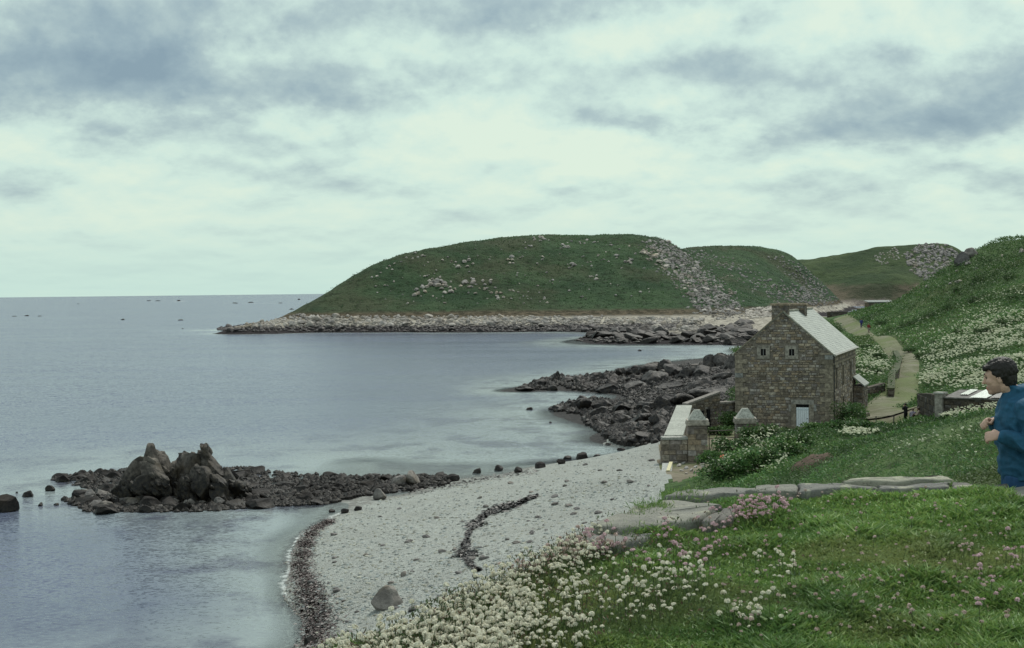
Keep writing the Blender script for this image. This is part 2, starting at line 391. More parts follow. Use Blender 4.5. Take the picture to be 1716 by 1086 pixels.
# --- ground materials
M_TURF, nt = new_mat('rough_turf'); p = wpos(nt)
a = nt.noise(p, .35, 6, .65); b = nt.noise(p, 2.2, 5, .65); c = nt.noise(p, .06, 4, .6)
col = nt.mix(nt.rng(a.outputs[0], .35, .65), (.046, .082, .030), (.080, .130, .048))
col = nt.mix(nt.math('MULTIPLY', nt.rng(c.outputs[0], .45, .65), .5), col, (.070, .080, .032))
col = nt.mix(nt.math('MULTIPLY', nt.rng(b.outputs[0], .55, .35), .7), col, (.016, .026, .010))
finish(nt, col, .95, bump(nt, nt.math('ADD', a.outputs[0], b.outputs[0]), 1.0, .25), .1)
M_SHINGLE, nt = new_mat('shingle'); p = wpos(nt)
v = nt.n('ShaderNodeTexVoronoi', {'Vector': p, 'Scale': 5.5}); v2 = nt.n('ShaderNodeTexVoronoi', {'Vector': p, 'Scale': 14.0})
a = nt.noise(p, .22, 5, .6); b = nt.noise(p, 1.3, 5, .65)
hsv = nt.n('ShaderNodeSeparateColor', {0: v.outputs['Color']}); hs2 = nt.n('ShaderNodeSeparateColor', {0: v2.outputs['Color']})
col = nt.ramp(nt.math('ADD', nt.math('MULTIPLY', hsv.outputs[0], .5), nt.math('MULTIPLY', hs2.outputs[1], .5)),
              [(0, (.20, .205, .195)), (.35, (.30, .31, .29)), (.7, (.36, .38, .35)), (1, (.43, .45, .41))])
col = nt.mix(nt.math('MULTIPLY', nt.rng(a.outputs[0], .45, .65), .45), col, (.27, .275, .25))
col = nt.mix(nt.math('MULTIPLY', nt.rng(b.outputs[0], .35, .2), .5), col, (.20, .20, .185))
zz = nt.math('ADD', zof(nt, p), nt.math('MULTIPLY', nt.math('SUBTRACT', b.outputs[0], .5), .5))
col = nt.mix(nt.math('MULTIPLY', nt.rng(zz, -.05, .14, .65, 0), nt.rng(zz, -.16, -.06)), col, (.10, .085, .08))
finish(nt, col, .9, bump(nt, nt.math('ADD', v.outputs[0], v2.outputs[0]), .7, .12), .2)
M_EARTH, nt = new_mat('bare_earth'); p = wpos(nt)
a = nt.noise(p, .6, 6, .65); b = nt.noise(p, 4, 5, .6)
col = nt.mix(nt.rng(a.outputs[0], .35, .65), (.125, .105, .075), (.20, .18, .135))
col = nt.mix(nt.math('MULTIPLY', nt.rng(nt.noise(p, .22, 4, .6).outputs[0], .46, .6), .75), col, (.09, .11, .045))
finish(nt, col, .95, bump(nt, b.outputs[0], .8, .08), .1)

gone = (cen[:, 1] > 338) & (cen[:, 0] < 64 + (cen[:, 1] - 338) * .26)
REEF = [(86, 803), (150, 792), (205, 788), (400, 784), (440, 790), (560, 798), (700, 797), (760, 800), (750, 815), (690, 822), (600, 834), (545, 846), (440, 850), (330, 858), (150, 860), (105, 838), (170, 826)]
wv = fbm(cen[:, 0], cen[:, 1], .25, 3, 51) * 4
shelf = in_beach & ~in_yard & ~gone & ((cen[:, 1] + wv > 131) | poly_mask(cen[:, 0], cen[:, 1], [PZ(*t, 0)[:2] for t in REEF]))
M_SHELF, nt = new_mat('rock_shelf'); p = wpos(nt)
a = nt.noise(p, .5, 6, .65); b = nt.noise(p, 2.5, 5, .65)
col = nt.mix(nt.rng(b.outputs[0], .4, .62), (.009, .008, .0085), (.032, .028, .027))
col = nt.mix(nt.math('MULTIPLY', nt.rng(nt.math('ADD', a.outputs[0], nt.math('MULTIPLY', zof(nt, p), .06)), .70, .80), .8), col, (.30, .29, .265))
finish(nt, col, .8, bump(nt, nt.math('ADD', a.outputs[0], b.outputs[0]), 1.0, .5), .3)
V_, F_ = submesh(SV, SF, shelf); tag(add('rock_shelf', V_, F_, M_SHELF, smooth=True), 'dark rock shelf under the reefs', kind='structure')
V_, F_ = submesh(SV, SF, in_beach & ~in_yard & ~gone & ~shelf); tag(add('beach', V_, F_, M_SHINGLE, smooth=True), 'pale grey shingle beach curving along the water', kind='structure')
V_, F_ = submesh(SV, SF, in_yard); tag(add('yard_ground', V_, F_, M_EARTH, smooth=True), 'trodden earth yard around the stone house', kind='structure')
V_, F_ = submesh(SV, SF, ~in_beach & ~in_yard & ~gone); tag(add('hillside_ground', V_, F_, M_TURF, smooth=True), 'rough green hillside above the beach', kind='structure')

# --- track: a draped sheet following the ground
def drape_strip(pts, widths, step=1.2, ncol=9, lift=.14, wob=.15):
    pts = np.array([p[:2] for p in pts], float); seg = np.hypot(*np.diff(pts, axis=0).T); s = np.concatenate([[0], np.cumsum(seg)])
    n = int(s[-1] / step); t = np.linspace(0, s[-1], n)
    for _ in range(1):
        px = np.interp(t, s, pts[:, 0]); py = np.interp(t, s, pts[:, 1]); w = np.interp(t, s, widths)
    k = np.ones(9) / 9
    for _ in range(3):
        px[4:-4] = np.convolve(px, k, 'same')[4:-4]; py[4:-4] = np.convolve(py, k, 'same')[4:-4]
    dx, dy = np.gradient(px), np.gradient(py); L = np.hypot(dx, dy); nx, ny = -dy / L, dx / L
    wl = w * (1 + wob * vnoise(t * .12, t * 0, s=3)); wr = w * (1 + wob * vnoise(t * .12, t * 0 + 5, s=4))
    cc = np.linspace(-1, 1, ncol)
    off = np.where(cc[None] < 0, cc[None] * wl[:, None], cc[None] * wr[:, None])
    X = px[:, None] + nx[:, None] * off; Y = py[:, None] + ny[:, None] * off
    Z = H(X, Y) + lift * (1 - .9 * np.abs(cc[None]) ** 4)
    return np.stack([X, Y, Z], -1).reshape(-1, 3), grid_quads(n, ncol)
M_TRACK, nt = new_mat('grassy_track'); p = wpos(nt)
a = nt.noise(p, .45, 6, .65); b = nt.noise(p, 3, 5, .65); c = nt.noise(p, .12, 3, .5)
col = nt.mix(nt.rng(a.outputs[0], .38, .62), (.125, .13, .078), (.20, .19, .14))
col = nt.mix(nt.math('MULTIPLY', nt.rng(c.outputs[0], .42, .62), .8), col, (.12, .15, .06))
col = nt.mix(nt.math('MULTIPLY', nt.rng(b.outputs[0], .5, .3), .4), col, (.08, .085, .05))
finish(nt, col, .95, bump(nt, b.outputs[0], .8, .08), .1)
V_, F_ = drape_strip(TRACK, TRACK_W); tag(add('track', V_, F_, M_TRACK, smooth=True), 'pale grassy track winding up past the house', kind='structure')

# --- headlands
hp = [PZ(x, y, 0) for x, y in ((352, 553), (420, 556), (520, 557), (650, 557), (800, 557), (940, 556))]
hp += [(x, y - 45, -4) for x, y, _ in hp]
hp += [P(400, 546, 512), P(450, 535, 522), P(500, 524, 530), P(600, 529, 522), P(800, 529, 522), P(960, 530, 520), P(1100, 532, 518), P(1180, 534, 512)]
hp += [P(500, 516, 540), P(560, 519, 532), P(800, 519, 531), P(1000, 518, 531), P(1120, 520, 528)]
hp += [P(540, 494, 552), P(600, 460, 566), P(650, 434, 578), P(700, 422, 592), P(780, 414, 600), P(850, 407, 610), P(920, 398, 615), P(1040, 396, 620), P(1110, 405, 618)]
hp += [P(465, 548, 560), P(500, 533, 580), P(540, 514, 600), P(580, 494, 615), P(620, 474, 630)]
hp += [P(600, 500, 545), P(700, 480, 555), P(850, 470, 562), P(1000, 470, 562), P(1080, 470, 562), P(800, 440, 582), P(1000, 430, 590), P(1090, 500, 542)]
hp += [P(1150, 448, 590), P(1190, 488, 562), P(1232, 524, 535), P(1135, 417, 640)]
for px_, cy_, cd_ in ((1160, 418, 770), (1200, 419, 775), (1240, 421, 780), (1280, 425, 790), (1320, 431, 805), (1342, 437, 815), (1366, 463, 850), (1388, 494, 905)):
    hp += [P(px_, cy_, cd_), P(px_, cy_ + 12, cd_ + 70), P(px_, cy_ + min(40, (515 - cy_) * .5), cd_ - 70)]
hp += [P(1240, 502, 630), P(1285, 508, 640), P(1335, 512, 690), PZ(1398, 517, 0)]
hp += [P(700, 422, 592)[:1] + (690, 27), (20, 720, 30), (70, 760, 30), (120, 900, 24), (200, 980, 8), (-60, 700, 4), (-100, 660, -6), (-130, 600, -8), (-140, 540, -6), (-60, 760, -6), (0, 860, -6), (80, 960, -6), (150, 1050, -8), (240, 1040, -8), (260, 940, -5)]
# low isthmus, its rocks and the white beach
hp += [PZ(962, 573, 0), PZ(1050, 577, 0), PZ(1150, 578, 0), PZ(1240, 579, 0), P(1050, 556, 425), P(1120, 552, 440), P(1200, 548, 440), P(1050, 549, 470), P(1130, 548, 475), P(1230, 540, 470), P(1000, 560, 428)[:2] + (.8,), P(1260, 545, 430), P(1300, 535, 460),
       P(1340, 530, 500)[:2] + (3.0,), P(1380, 525, 520)[:2] + (2.2,), (150, 655, -3.5), (163, 700, -4), (178, 745, -4.5), (128, 590, .5), (195, 800, -5), (215, 880, -5), (230, 960, -5), (75, 352, -.5), (30, 352, -3), (0, 400, -4), (-40, 450, -5), (90, 360, 1), (130, 430, 4.5), (120, 500, 2.6), (150, 560, 1.5), (180, 640, -3), (200, 760, -3), (120, 340, 2), (230, 600, -3)]
F_HEAD = Field(hp, c=.02, soft=.002)
def HH(x, y):
    b = F_HEAD(x, y); g = sstep(4, 12, b)
    return b + g * (fbm(x, y, .03, 4, 41) * 1.8 + fbm(x, y, .15, 3, 44) * .5) + (1 - g) * fbm(x, y, .12, 3, 47) * .7
ys2 = np.concatenate([np.linspace(335, 490, 80), np.linspace(491, 660, 220), np.linspace(663, 1060, 120)])
us2 = np.linspace(-.30, .30, 460)
YY, UU = np.meshgrid(ys2, us2, indexing='ij'); XX = UU * YY; ZZ = HH(XX, YY)
HH = Grid(ys2, us2, 0, ZZ)
M_HEADG, nt = new_mat('headland_turf'); p = wpos(nt)
a = nt.noise(p, .05, 6, .65); b = nt.noise(p, .35, 6, .7); c = nt.noise(p, .018, 4, .6)
geo = nt.n('ShaderNodeNewGeometry'); nz_ = nt.n('ShaderNodeSeparateXYZ', {0: geo.outputs['True Normal']}).outputs[2]
col = nt.mix(nt.rng(a.outputs[0], .35, .65), (.028, .056, .028), (.054, .092, .044))
col = nt.mix(nt.math('MULTIPLY', nt.rng(c.outputs[0], .5, .64), .65), col, (.062, .064, .038))
col = nt.mix(nt.math('MULTIPLY', nt.rng(b.outputs[0], .52, .34), .75), col, (.016, .026, .012))
zz = nt.math('ADD', zof(nt, p), nt.math('MULTIPLY', nt.math('SUBTRACT', b.outputs[0], .5), 2.5))
cliff = nt.mix(nt.rng(b.outputs[0], .4, .6), (.045, .040, .024), (.125, .10, .068))
col = nt.mix(nt.rng(zz, 6.2, 7.6), cliff, col)
rockc = nt.mix(nt.rng(b.outputs[0], .35, .65), (.20, .18, .15), (.50, .46, .39))
col = nt.mix(nt.rng(zz, 4.2, 5.2), rockc, col)
col = nt.mix(nt.rng(zz, 1.6, 2.6), (.035, .030, .032), col)
finish(nt, col, .95, bump(nt, nt.math('ADD', a.outputs[0], b.outputs[0]), 1.0, 1.6), .1)
HV = np.stack([XX, YY, ZZ], -1).reshape(-1, 3); HF = grid_quads(*XX.shape)
keep = HV[HF][:, :, 2].max(1) > -3
V_, F_ = submesh(HV, HF, keep); tag(add('headland', V_, F_, M_HEADG, smooth=True), 'green rounded headland with pale boulders across the bay', kind='structure')

fp = [PZ(1330, 514, 0), PZ(1400, 513.5, 0), PZ(1450, 513, 0), PZ(1530, 512, 0), PZ(1620, 512, 0)]
fp += [(x, y - 60, -5) for x, y, _ in fp]
fp += [P(1345, 500, 1105), P(1400, 495, 1105), P(1450, 478, 1108), P(1500, 474, 1105), P(1560, 476, 1105), P(1640, 480, 1105),
       P(1345, 437, 1190), P(1300, 436, 1190), P(1420, 428, 1200), P(1470, 416, 1205), P(1500, 414, 1210), P(1545, 411, 1210), P(1580, 410, 1210), P(1600, 418, 1205), P(1615, 440, 1190), P(1660, 470, 1180), P(1720, 480, 1170),
       P(1400, 462, 1150), P(1500, 450, 1150), P(1580, 450, 1150), P(1250, 450, 1190), (200, 1330, 20), (330, 1330, 25), (440, 1330, 10)]
F_FAR = Field(fp, c=.01)
def HF_(x, y):
    b = F_FAR(x, y); return b + sstep(3, 14, b) * (fbm(x, y, .02, 4, 61) * 3 + fbm(x, y, .09, 3, 63) * .9)
ys3 = np.linspace(1040, 1330, 150); us3 = np.linspace(.16, .40, 260)
YY, UU = np.meshgrid(ys3, us3, indexing='ij'); XX = UU * YY; ZZ = HF_(XX, YY)
HF_ = Grid(ys3, us3, 0, ZZ)
M_FARG, nt = new_mat('distant_turf'); p = wpos(nt)
a = nt.noise(p, .025, 6, .65); b = nt.noise(p, .16, 6, .7)
col = nt.mix(nt.rng(a.outputs[0], .35, .65), (.034, .058, .026), (.062, .088, .038))
col = nt.mix(nt.math('MULTIPLY', nt.rng(b.outputs[0], .5, .36), .6), col, (.022, .034, .018))
zz = nt.math('ADD', zof(nt, p), nt.math('MULTIPLY', nt.math('SUBTRACT', b.outputs[0], .5), 10))
cl = nt.mix(nt.rng(a.outputs[0], .42, .58), (.050, .058, .034), (.115, .098, .068))
col = nt.mix(nt.rng(zz, 14, 19), cl, col)
col = nt.mix(nt.rng(zz, 3, 6), nt.mix(nt.rng(b.outputs[0], .4, .6), (.12, .10, .09), (.30, .26, .22)), col)
finish(nt, col, .95, bump(nt, nt.math('ADD', a.outputs[0], b.outputs[0]), 1.0, 3.0), .1)
tag(add('far_hill', np.stack([XX, YY, ZZ], -1).reshape(-1, 3), grid_quads(*XX.shape), M_FARG, smooth=True), 'most distant green hill with a rocky summit', kind='structure')

# --- sea
ysea = np.concatenate([np.exp(np.linspace(math.log(14), math.log(1500), 420)), np.exp(np.linspace(math.log(1600), math.log(70000), 40))])
usea = np.concatenate([np.linspace(-3, -.46, 12), np.linspace(-.45, .42, 300), np.linspace(.44, 3, 12)])
YY, UU = np.meshgrid(ysea, usea, indexing='ij'); XX = UU * (YY + 10)
dep = np.full(XX.shape, -8.0); msk = (YY < 425) & (UU > -.5) & (UU < .55)
dep[msk] = H(XX[msk], YY[msk]); m2 = (YY >= 425) & (YY < 1050) & (UU > -.3) & (UU < .3); dep[m2] = HH(XX[m2], YY[m2])
M_SEA, nt = new_mat('sea_water'); p = wpos(nt)
dp = nt.n('ShaderNodeAttribute', attribute_name='col'); dz = nt.n('ShaderNodeSeparateColor', {0: dp.outputs[0]}).outputs[0]
def slope(scale, amt, detail=4):
    sc_ = nt.vmath('MULTIPLY', p, (scale, scale * 1.9, scale)).outputs[0]
    n_ = nt.noise(sc_, 1.0, detail, .6)
    return nt.vmath('MULTIPLY', nt.vmath('SUBTRACT', n_.outputs[1], (.5, .5, .5)).outputs[0], (amt * .6, amt, 0)).outputs[0]
band = nt.noise(nt.vmath('MULTIPLY', p, (.012, .05, 1)).outputs[0], 1.0, 5, .6)
bnd = nt.rng(band.outputs[0], .36, .64, .45, 1.25)
s_ = nt.vmath('ADD', nt.vmath('ADD', slope(3.6, 1.2, 3), slope(.8, .34, 3)).outputs[0], slope(.09, .07, 2)).outputs[0]
sn = nt.n('ShaderNodeVectorMath', {0: s_, 'Scale': nt.math('MULTIPLY', bnd, nt.rng(dz, 3.0, 7.5, 1.0, 2.2))}, operation='SCALE').outputs[0]
nrm = nt.vmath('NORMALIZE', nt.vmath('ADD', sn, (0, 0, 1)).outputs[0]).outputs[0]
weedn = nt.noise(nt.vmath('MULTIPLY', p, (.16, .12, 1)).outputs[0], 1.0, 5, .65)
shal = nt.mix(nt.rng(weedn.outputs[0], .47, .62), (.21, .245, .25), (.085, .092, .12))
deep = nt.mix(nt.rng(band.outputs[0], .4, .6), (.052, .066, .125), (.075, .092, .155))
wcol = nt.mix(nt.rng(dz, .3, 3.2), shal, deep)
b = nt.n('ShaderNodeBsdfPrincipled', {'Base Color': wcol, 'Roughness': .2, 'IOR': 1.333, 'Normal': nrm})
tr = nt.n('ShaderNodeBsdfTransparent', {0: (.93, .97, .97, 1)})
mx = nt.n('ShaderNodeMixShader', {0: nt.rng(dz, 0.0, .55, .25, 1.0), 1: tr.outputs[0], 2: b.outputs[0]})
nt.n('ShaderNodeOutputMaterial', {0: mx.outputs[0]})
dc = np.repeat(np.clip(-dep, 0, 8).reshape(-1, 1), 3, 1)
tag(add('sea', np.stack([XX, YY, XX * 0], -1).reshape(-1, 3), grid_quads(*XX.shape), M_SEA, smooth=True, col=dc), 'grey blue sea reaching to the horizon', kind='structure')
# ------------------------------------------------------------------ rocks
def ico(sub):
    bm = bmesh.new(); bmesh.ops.create_icosphere(bm, subdivisions=sub, radius=1.0)
    V = np.array([v.co[:] for v in bm.verts]); F = np.array([[v.index for v in f.verts] for f in bm.faces]); bm.free()
    return V, F
ICO = {k: ico(k) for k in (1, 2, 3, 4, 5)}
def rock_shape(seed, sub=3, cuts=16, lo=.5, hi=.92, ns=.06, nsc=2.2, strata=None):
    r = np.random.default_rng(seed); V, F = ICO[sub]; V = V.copy()
    for i in range(cuts):
        n = r.normal(size=3)
        if strata is not None and i % 2: n = np.array(strata) + r.normal(size=3) * .35; n *= r.choice((-1, 1))
        n /= np.linalg.norm(n); t = r.uniform(lo, hi); d = V @ n - t
        V -= np.outer(np.maximum(d, 0), n)
    k = vnoise(V[:, 0] * nsc + seed, V[:, 1] * nsc, V[:, 2] * nsc, s=seed) + .5 * vnoise(V[:, 0] * nsc * 2.3, V[:, 1] * nsc * 2.3 + seed, V[:, 2] * nsc * 2.3, s=seed + 1)
    L = np.linalg.norm(V, axis=1, keepdims=True)
    return V * (1 + ns * k[:, None] / np.maximum(L, .3)), F
def rotz(V, a):
    c, s = math.cos(a), math.sin(a); return np.stack([V[:, 0] * c - V[:, 1] * s, V[:, 0] * s + V[:, 1] * c, V[:, 2]], -1)
BOULDERS = [rock_shape(100 + i, 3, 15, .5, .9, .05) for i in range(9)]
SMALLS = [rock_shape(200 + i, 2, 11, .55, .92, .06) for i in range(8)]
TINY = [rock_shape(300 + i, 1, 6, .6, .95, .05) for i in range(8)]
class Rocks:                                # shared boulder meshes for one material
    def __init__(s, name, mat, smooth=False, shapes=None):
        s.name = name; s.me = [mesh_np(name, V, F, mat, smooth) for V, F in (shapes or BOULDERS)]
    def put(s, x, y, z, sx_, sy_, sz_, label, group, cat='rock', tilt=.25, idx=None, rz=None):
        i = int(rng.integers(len(s.me))) if idx is None else idx
        o = link(s.name, s.me[i], None, (x, y, z))
        o.scale = (sx_, sy_, sz_); o.rotation_euler = (rng.normal() * tilt, rng.normal() * tilt, rng.uniform(0, 6.28) if rz is None else rz)
        return tag(o, label, cat, group)
def rock_mass(name, pts, sizes, mat, label, flat=.7, shapes=None, cols=None):
    shapes = shapes or TINY; vs, fs, cs, n = [], [], [], 0
    for i, ((x, y, z), s) in enumerate(zip(pts, sizes)):
        V, F = shapes[i % len(shapes)]
        V = rotz(V * np.array((1, rng.uniform(.6, 1), flat * rng.uniform(.7, 1.2))) * s, rng.uniform(0, 6.28)) + (x, y, z)
        vs.append(V); fs.append(F + n); n += len(V)
        if cols is not None: cs.append(np.tile(cols[i], (len(V), 1)))
    return tag(add(name, np.concatenate(vs), np.concatenate(fs), mat, None, False, np.concatenate(cs) if cols is not None else None), label, kind='stuff')
def sample_poly(poly, n):
    poly = np.array(poly, float); lo, hi = poly.min(0), poly.max(0); out = np.zeros((0, 2))
    while len(out) < n:
        q = rng.uniform(lo, hi, (n * 2, 2)); out = np.concatenate([out, q[poly_mask(q[:, 0], q[:, 1], poly)]])
    return out[:n]
def hit(px, py, fun, y0, y1, n=500):
    """where a sight line of the photograph meets the ground"""
    px, py = np.atleast_1d(np.asarray(px, float)), np.atleast_1d(np.asarray(py, float))
    dirs = np.array([tuple(ray(a, b)) for a, b in zip(px, py)])
    yy = np.exp(np.linspace(math.log(y0), math.log(y1), n)); t = yy[None] / dirs[:, 1:2]
    X = dirs[:, 0:1] * t; Z = CAM_H + dirs[:, 2:3] * t; Yg = np.broadcast_to(yy[None], X.shape)
    below = Z < fun(X, Yg); ok = below.any(1); i = below.argmax(1); r = np.arange(len(px))
    return np.stack([X[r, i], Yg[r, i], fun(X[r, i], Yg[r, i])], -1), ok

# --- the two big rocks of the islet
def slab_rock(seed, half, lean, turn, cuts=11):
    """one broken block: a squarish stone split along planes, then tilted"""
    r = np.random.default_rng(seed); V, F = ICO[4]; V = V / (np.abs(V) ** 5).sum(1, keepdims=True) ** .2
    for i in range(cuts):
        n = r.normal(size=3) * (1, 1, .8); n /= np.linalg.norm(n); t = r.uniform(.58, 1.0); V = V - np.outer(np.maximum(V @ n - t, 0), n)
    k = np.floor((V @ np.array((.8, -.3, .55)) + .1 * vnoise(V[:, 0] * 3, V[:, 1] * 3, V[:, 2] * 3, s=seed)) * 5.5); V = V * (1 + .05 * (_h(k.astype(np.int64), k.astype(np.int64) * 3, k.astype(np.int64) * 0, seed) - .5))[:, None]
    V = V + (.02 * vnoise(V[:, 0] * 4, V[:, 1] * 4, V[:, 2] * 4, s=seed + 2) + .015 * vnoise(V[:, 0] * 9, V[:, 1] * 9, V[:, 2] * 9, s=seed + 3))[:, None] * V
    V = V * np.array(half); V[:, :2] *= (1 - .16 * np.clip(V[:, 2:3] / half[2], -1, 1)); V = rotz(V, turn); c, s = math.cos(lean), math.sin(lean)
    return np.stack([V[:, 0] * c + V[:, 2] * s, V[:, 1], -V[:, 0] * s + V[:, 2] * c], -1), F
def crag(name, blocks, label):
    vs, fs, n = [], [], 0
    for i, (px, py, w, h, lean, dd, seed) in enumerate(blocks):
        d = 97.0 + dd; k = d / F_PX; V, F = slab_rock(seed, (w * k / 2, max(.8, w * k * .42), h * k / 2), R(lean), rng.uniform(-.5, .5)); vs.append(V + np.array(P(px, py, d))); fs.append(F + n); n += len(V)
        B = vs[-1]; ok_ = np.where(B[:, 2] > .15)[0]
        for j in rng.choice(ok_, 16):                                  # broken ledges and splinters jutting from the block
            r_ = rng.uniform(.18, .5); T, G = SMALLS[int(rng.integers(8))]; T = T * np.array((.55, .8, 1.25)) * r_; c_, s_ = math.cos(.75), math.sin(.75); T = np.stack([T[:, 0] * c_ - T[:, 2] * s_, T[:, 1], T[:, 0] * s_ + T[:, 2] * c_], -1)
            vs.append(rotz(T, rng.normal() * .5) + B[j] - (B[j] - B.mean(0)) * .12); fs.append(G + n); n += len(T)
    V = np.concatenate(vs); o = V.mean(0); o[2] = 0
    return tag(add(name, V - o, np.concatenate(fs), M_ISLET, loc=o), label, 'rock')
crag('islet_rock', [(251, 790, 52, 96, 6, 0, 31), (275, 797, 46, 82, -16, .3, 32), (232, 800, 42, 70, 24, -.2, 33), (263, 803, 36, 70, -26, -1.3, 34), (218, 814, 38, 42, 20, -.6, 35), (290, 806, 40, 62, -8, .6, 36), (244, 816, 46, 40, 5, -1.7, 37), (205, 824, 40, 26, 12, -.4, 47)],
     'big sharp-peaked brown rock with pale ridges, taller left half of the islet')
crag('islet_rock', [(324, 794, 66, 92, 5, .3, 38), (343, 762, 15, 40, 0, .1, 39), (354, 799, 58, 84, -14, 0, 40), (381, 812, 46, 54, -26, .2, 41), (306, 799, 42, 84, 10, .6, 42), (333, 812, 48, 60, -6, -1.3, 43), (366, 818, 42, 48, -18, -1.2, 44), (398, 822, 36, 32, -20, 0, 45), (312, 820, 40, 40, 8, -1.4, 46)],
     'big rounded dark rock with a small knob on top, right half of the islet')

# --- boulders around the islet and along the spit
M_WROCK = rock_mat('weedy_rock', (.026, .022, .021), (.011, .0095, .0098), (.034, .024, .012), (.008, .007, .0075), .35, .4, 2.0, .35)
r_weed = Rocks('boulder', M_WROCK); r_bare = Rocks('boulder', M_BOULD); r_shore = Rocks('reef_rock', M_SHORE)
r_outc = Rocks('rock_outcrop', M_SHORE, shapes=[rock_shape(400 + i, 4, 22, .45, .85, .09, 2.4, (.6, .2, .6)) for i in range(7)])
HEADS = [rock_shape(450 + i, 2, 12, .5, .9, .06) for i in range(9)]
r_fore = Rocks('foreshore_rock', M_HEADR, shapes=HEADS); r_crag = Rocks('crag_rock', M_HEADR, shapes=HEADS)
r_head = Rocks('pale_boulder', M_HEADR, shapes=HEADS)
REEF = [(86, 803), (150, 792), (205, 788), (400, 784), (440, 790), (560, 798), (700, 797), (760, 800), (750, 815), (690, 822), (600, 834), (545, 846), (440, 850), (330, 858), (150, 860), (105, 838), (170, 826)]
q = sample_poly(REEF, 300)
q = np.stack([q[:, 0], q[:, 1]], -1)
def at_sea(px, py, z=0.0): return PZ(px, py, z)
for (a_, b_) in q[:190]:
    x, y, _ = at_sea(a_, b_); s = rng.uniform(.3, .85) * (1.15 if a_ < 450 else .8)
    r_weed.put(x, y, max(float(H(x, y)), -.1) + s * .15, s * rng.uniform(.9, 1.5), s, s * rng.uniform(.5, .85), 'black weed-covered boulder in the reef around the islet', 'weed-covered boulders of the islet reef', 'boulder')
q2 = sample_poly([(120, 835), (210, 818), (400, 818), (440, 835), (420, 846), (300, 852), (160, 856)], 60)
for (a_, b_) in q2:
    x, y, _ = at_sea(a_, b_); s = rng.uniform(.25, .62)
    r_bare.put(x, y, max(float(H(x, y)), -.05) + s * .3, s * 1.2, s, s * .8, 'bare brown boulder on the near side of the islet', 'bare boulders at the foot of the islet', 'boulder')
for (a_, b_, w, lab) in [(378, 828, 36, 'squarish pale grey boulder right of the islet peak foot'), (236, 832, 26, 'pale squat boulder below the sharp islet rock'), (270, 828, 40, 'rounded brown boulder in front of the gap between the islet rocks'), (320, 838, 30, 'grey wedge boulder below the rounded islet rock'),
                         (600, 858, 17, 'small upright dark stone at the tip of the shingle'), (555, 857, 16, 'small round dark stone at the waterline tip'), (578, 861, 18, 'low flat dark stone between two small stones on the tip'),
                         (46, 832, 26, 'dark boulder alone in the water left of the reef'), (68, 847, 14, 'small dark boulder in the water below the lone one'), (28, 826, 8, 'tiny dark rock in the water near the left edge'),
                         (8, 856, 60, 'flat black rock cut off by the left edge of the view'), (95, 846, 14, 'little rock awash at the left end of the reef'), (85, 822, 22, 'thin dark rock awash beside the reef end'),
                         (635, 838, 34, 'smooth grey boulder where the spit joins the shingle'), (690, 812, 44, 'large smooth boulder at the shore end of the spit'), (668, 813, 36, 'dark round boulder beside the large smooth one on the spit'),
                         (836, 788, 20, 'dark stone standing at the water edge above the shingle'), (800, 792, 20, 'low brown stone at the water edge beside a standing dark stone'), (708, 798, 16, 'round dark stone in the water behind the spit'),
                         (951, 769, 17, 'single black stone at the water edge mid beach'), (975, 776, 26, 'flat grey stone just above the single black stone'), (905, 788, 22, 'low dark stone on the water line of the mid beach'), (940, 785, 20, 'low stone beside the dark one on the mid beach water line'),
                         (870, 793, 20, 'brown stone on the shingle edge by the water'), (760, 808, 26, 'flat brown stone where the spit meets the beach')]:
    x, y, z = at_sea(a_, b_ - 2, .1); s = w / 2 * y / F_PX
    r_ = (r_bare if b_ < 845 and 220 < a_ < 700 else r_weed)
    r_.put(x, y, max(float(H(x, y)), -.08) + s * .3, s, s * .85, s * .8, lab, None, 'rock', .15)
pts = []; szs = []
for (a_, b_) in sample_poly(REEF, 4200):
    x, y, _ = at_sea(a_, b_); pts.append((x, y, max(float(-.05), float(H(x, y))) + .02)); szs.append(rng.uniform(.10, .38))
rock_mass('reef_rubble', pts, szs, M_WROCK, 'small dark weedy stones between the reef boulders', .95)
# wrack of weed lying on the reef as low mats
# --- big stones on the shingle
def beach_rock(px, py, w, h, lab, mat_rocks, idx=None, rz=None):
    (x, y, z), = hit([px], [py], H, 30, 200)[0]; k = y / F_PX
    mat_rocks.put(x, y, z + h * k * .15, w * k / 2, w * k / 2 * .8, h * k * .75, lab, None, 'rock', .08, idx, rz)
beach_rock(648, 1018, 66, 40, 'big angular dark grey rock alone on the shingle', r_bare, 2, .4)
beach_rock(677, 965, 14, 12, 'small brown stone above the big rock on the shingle', r_bare)
beach_rock(692, 1024, 26, 12, 'low stone half buried beside the big dark rock', r_bare)
beach_rock(520, 1078, 30, 20, 'dark boulder in the wrack at the bottom water edge', r_weed)

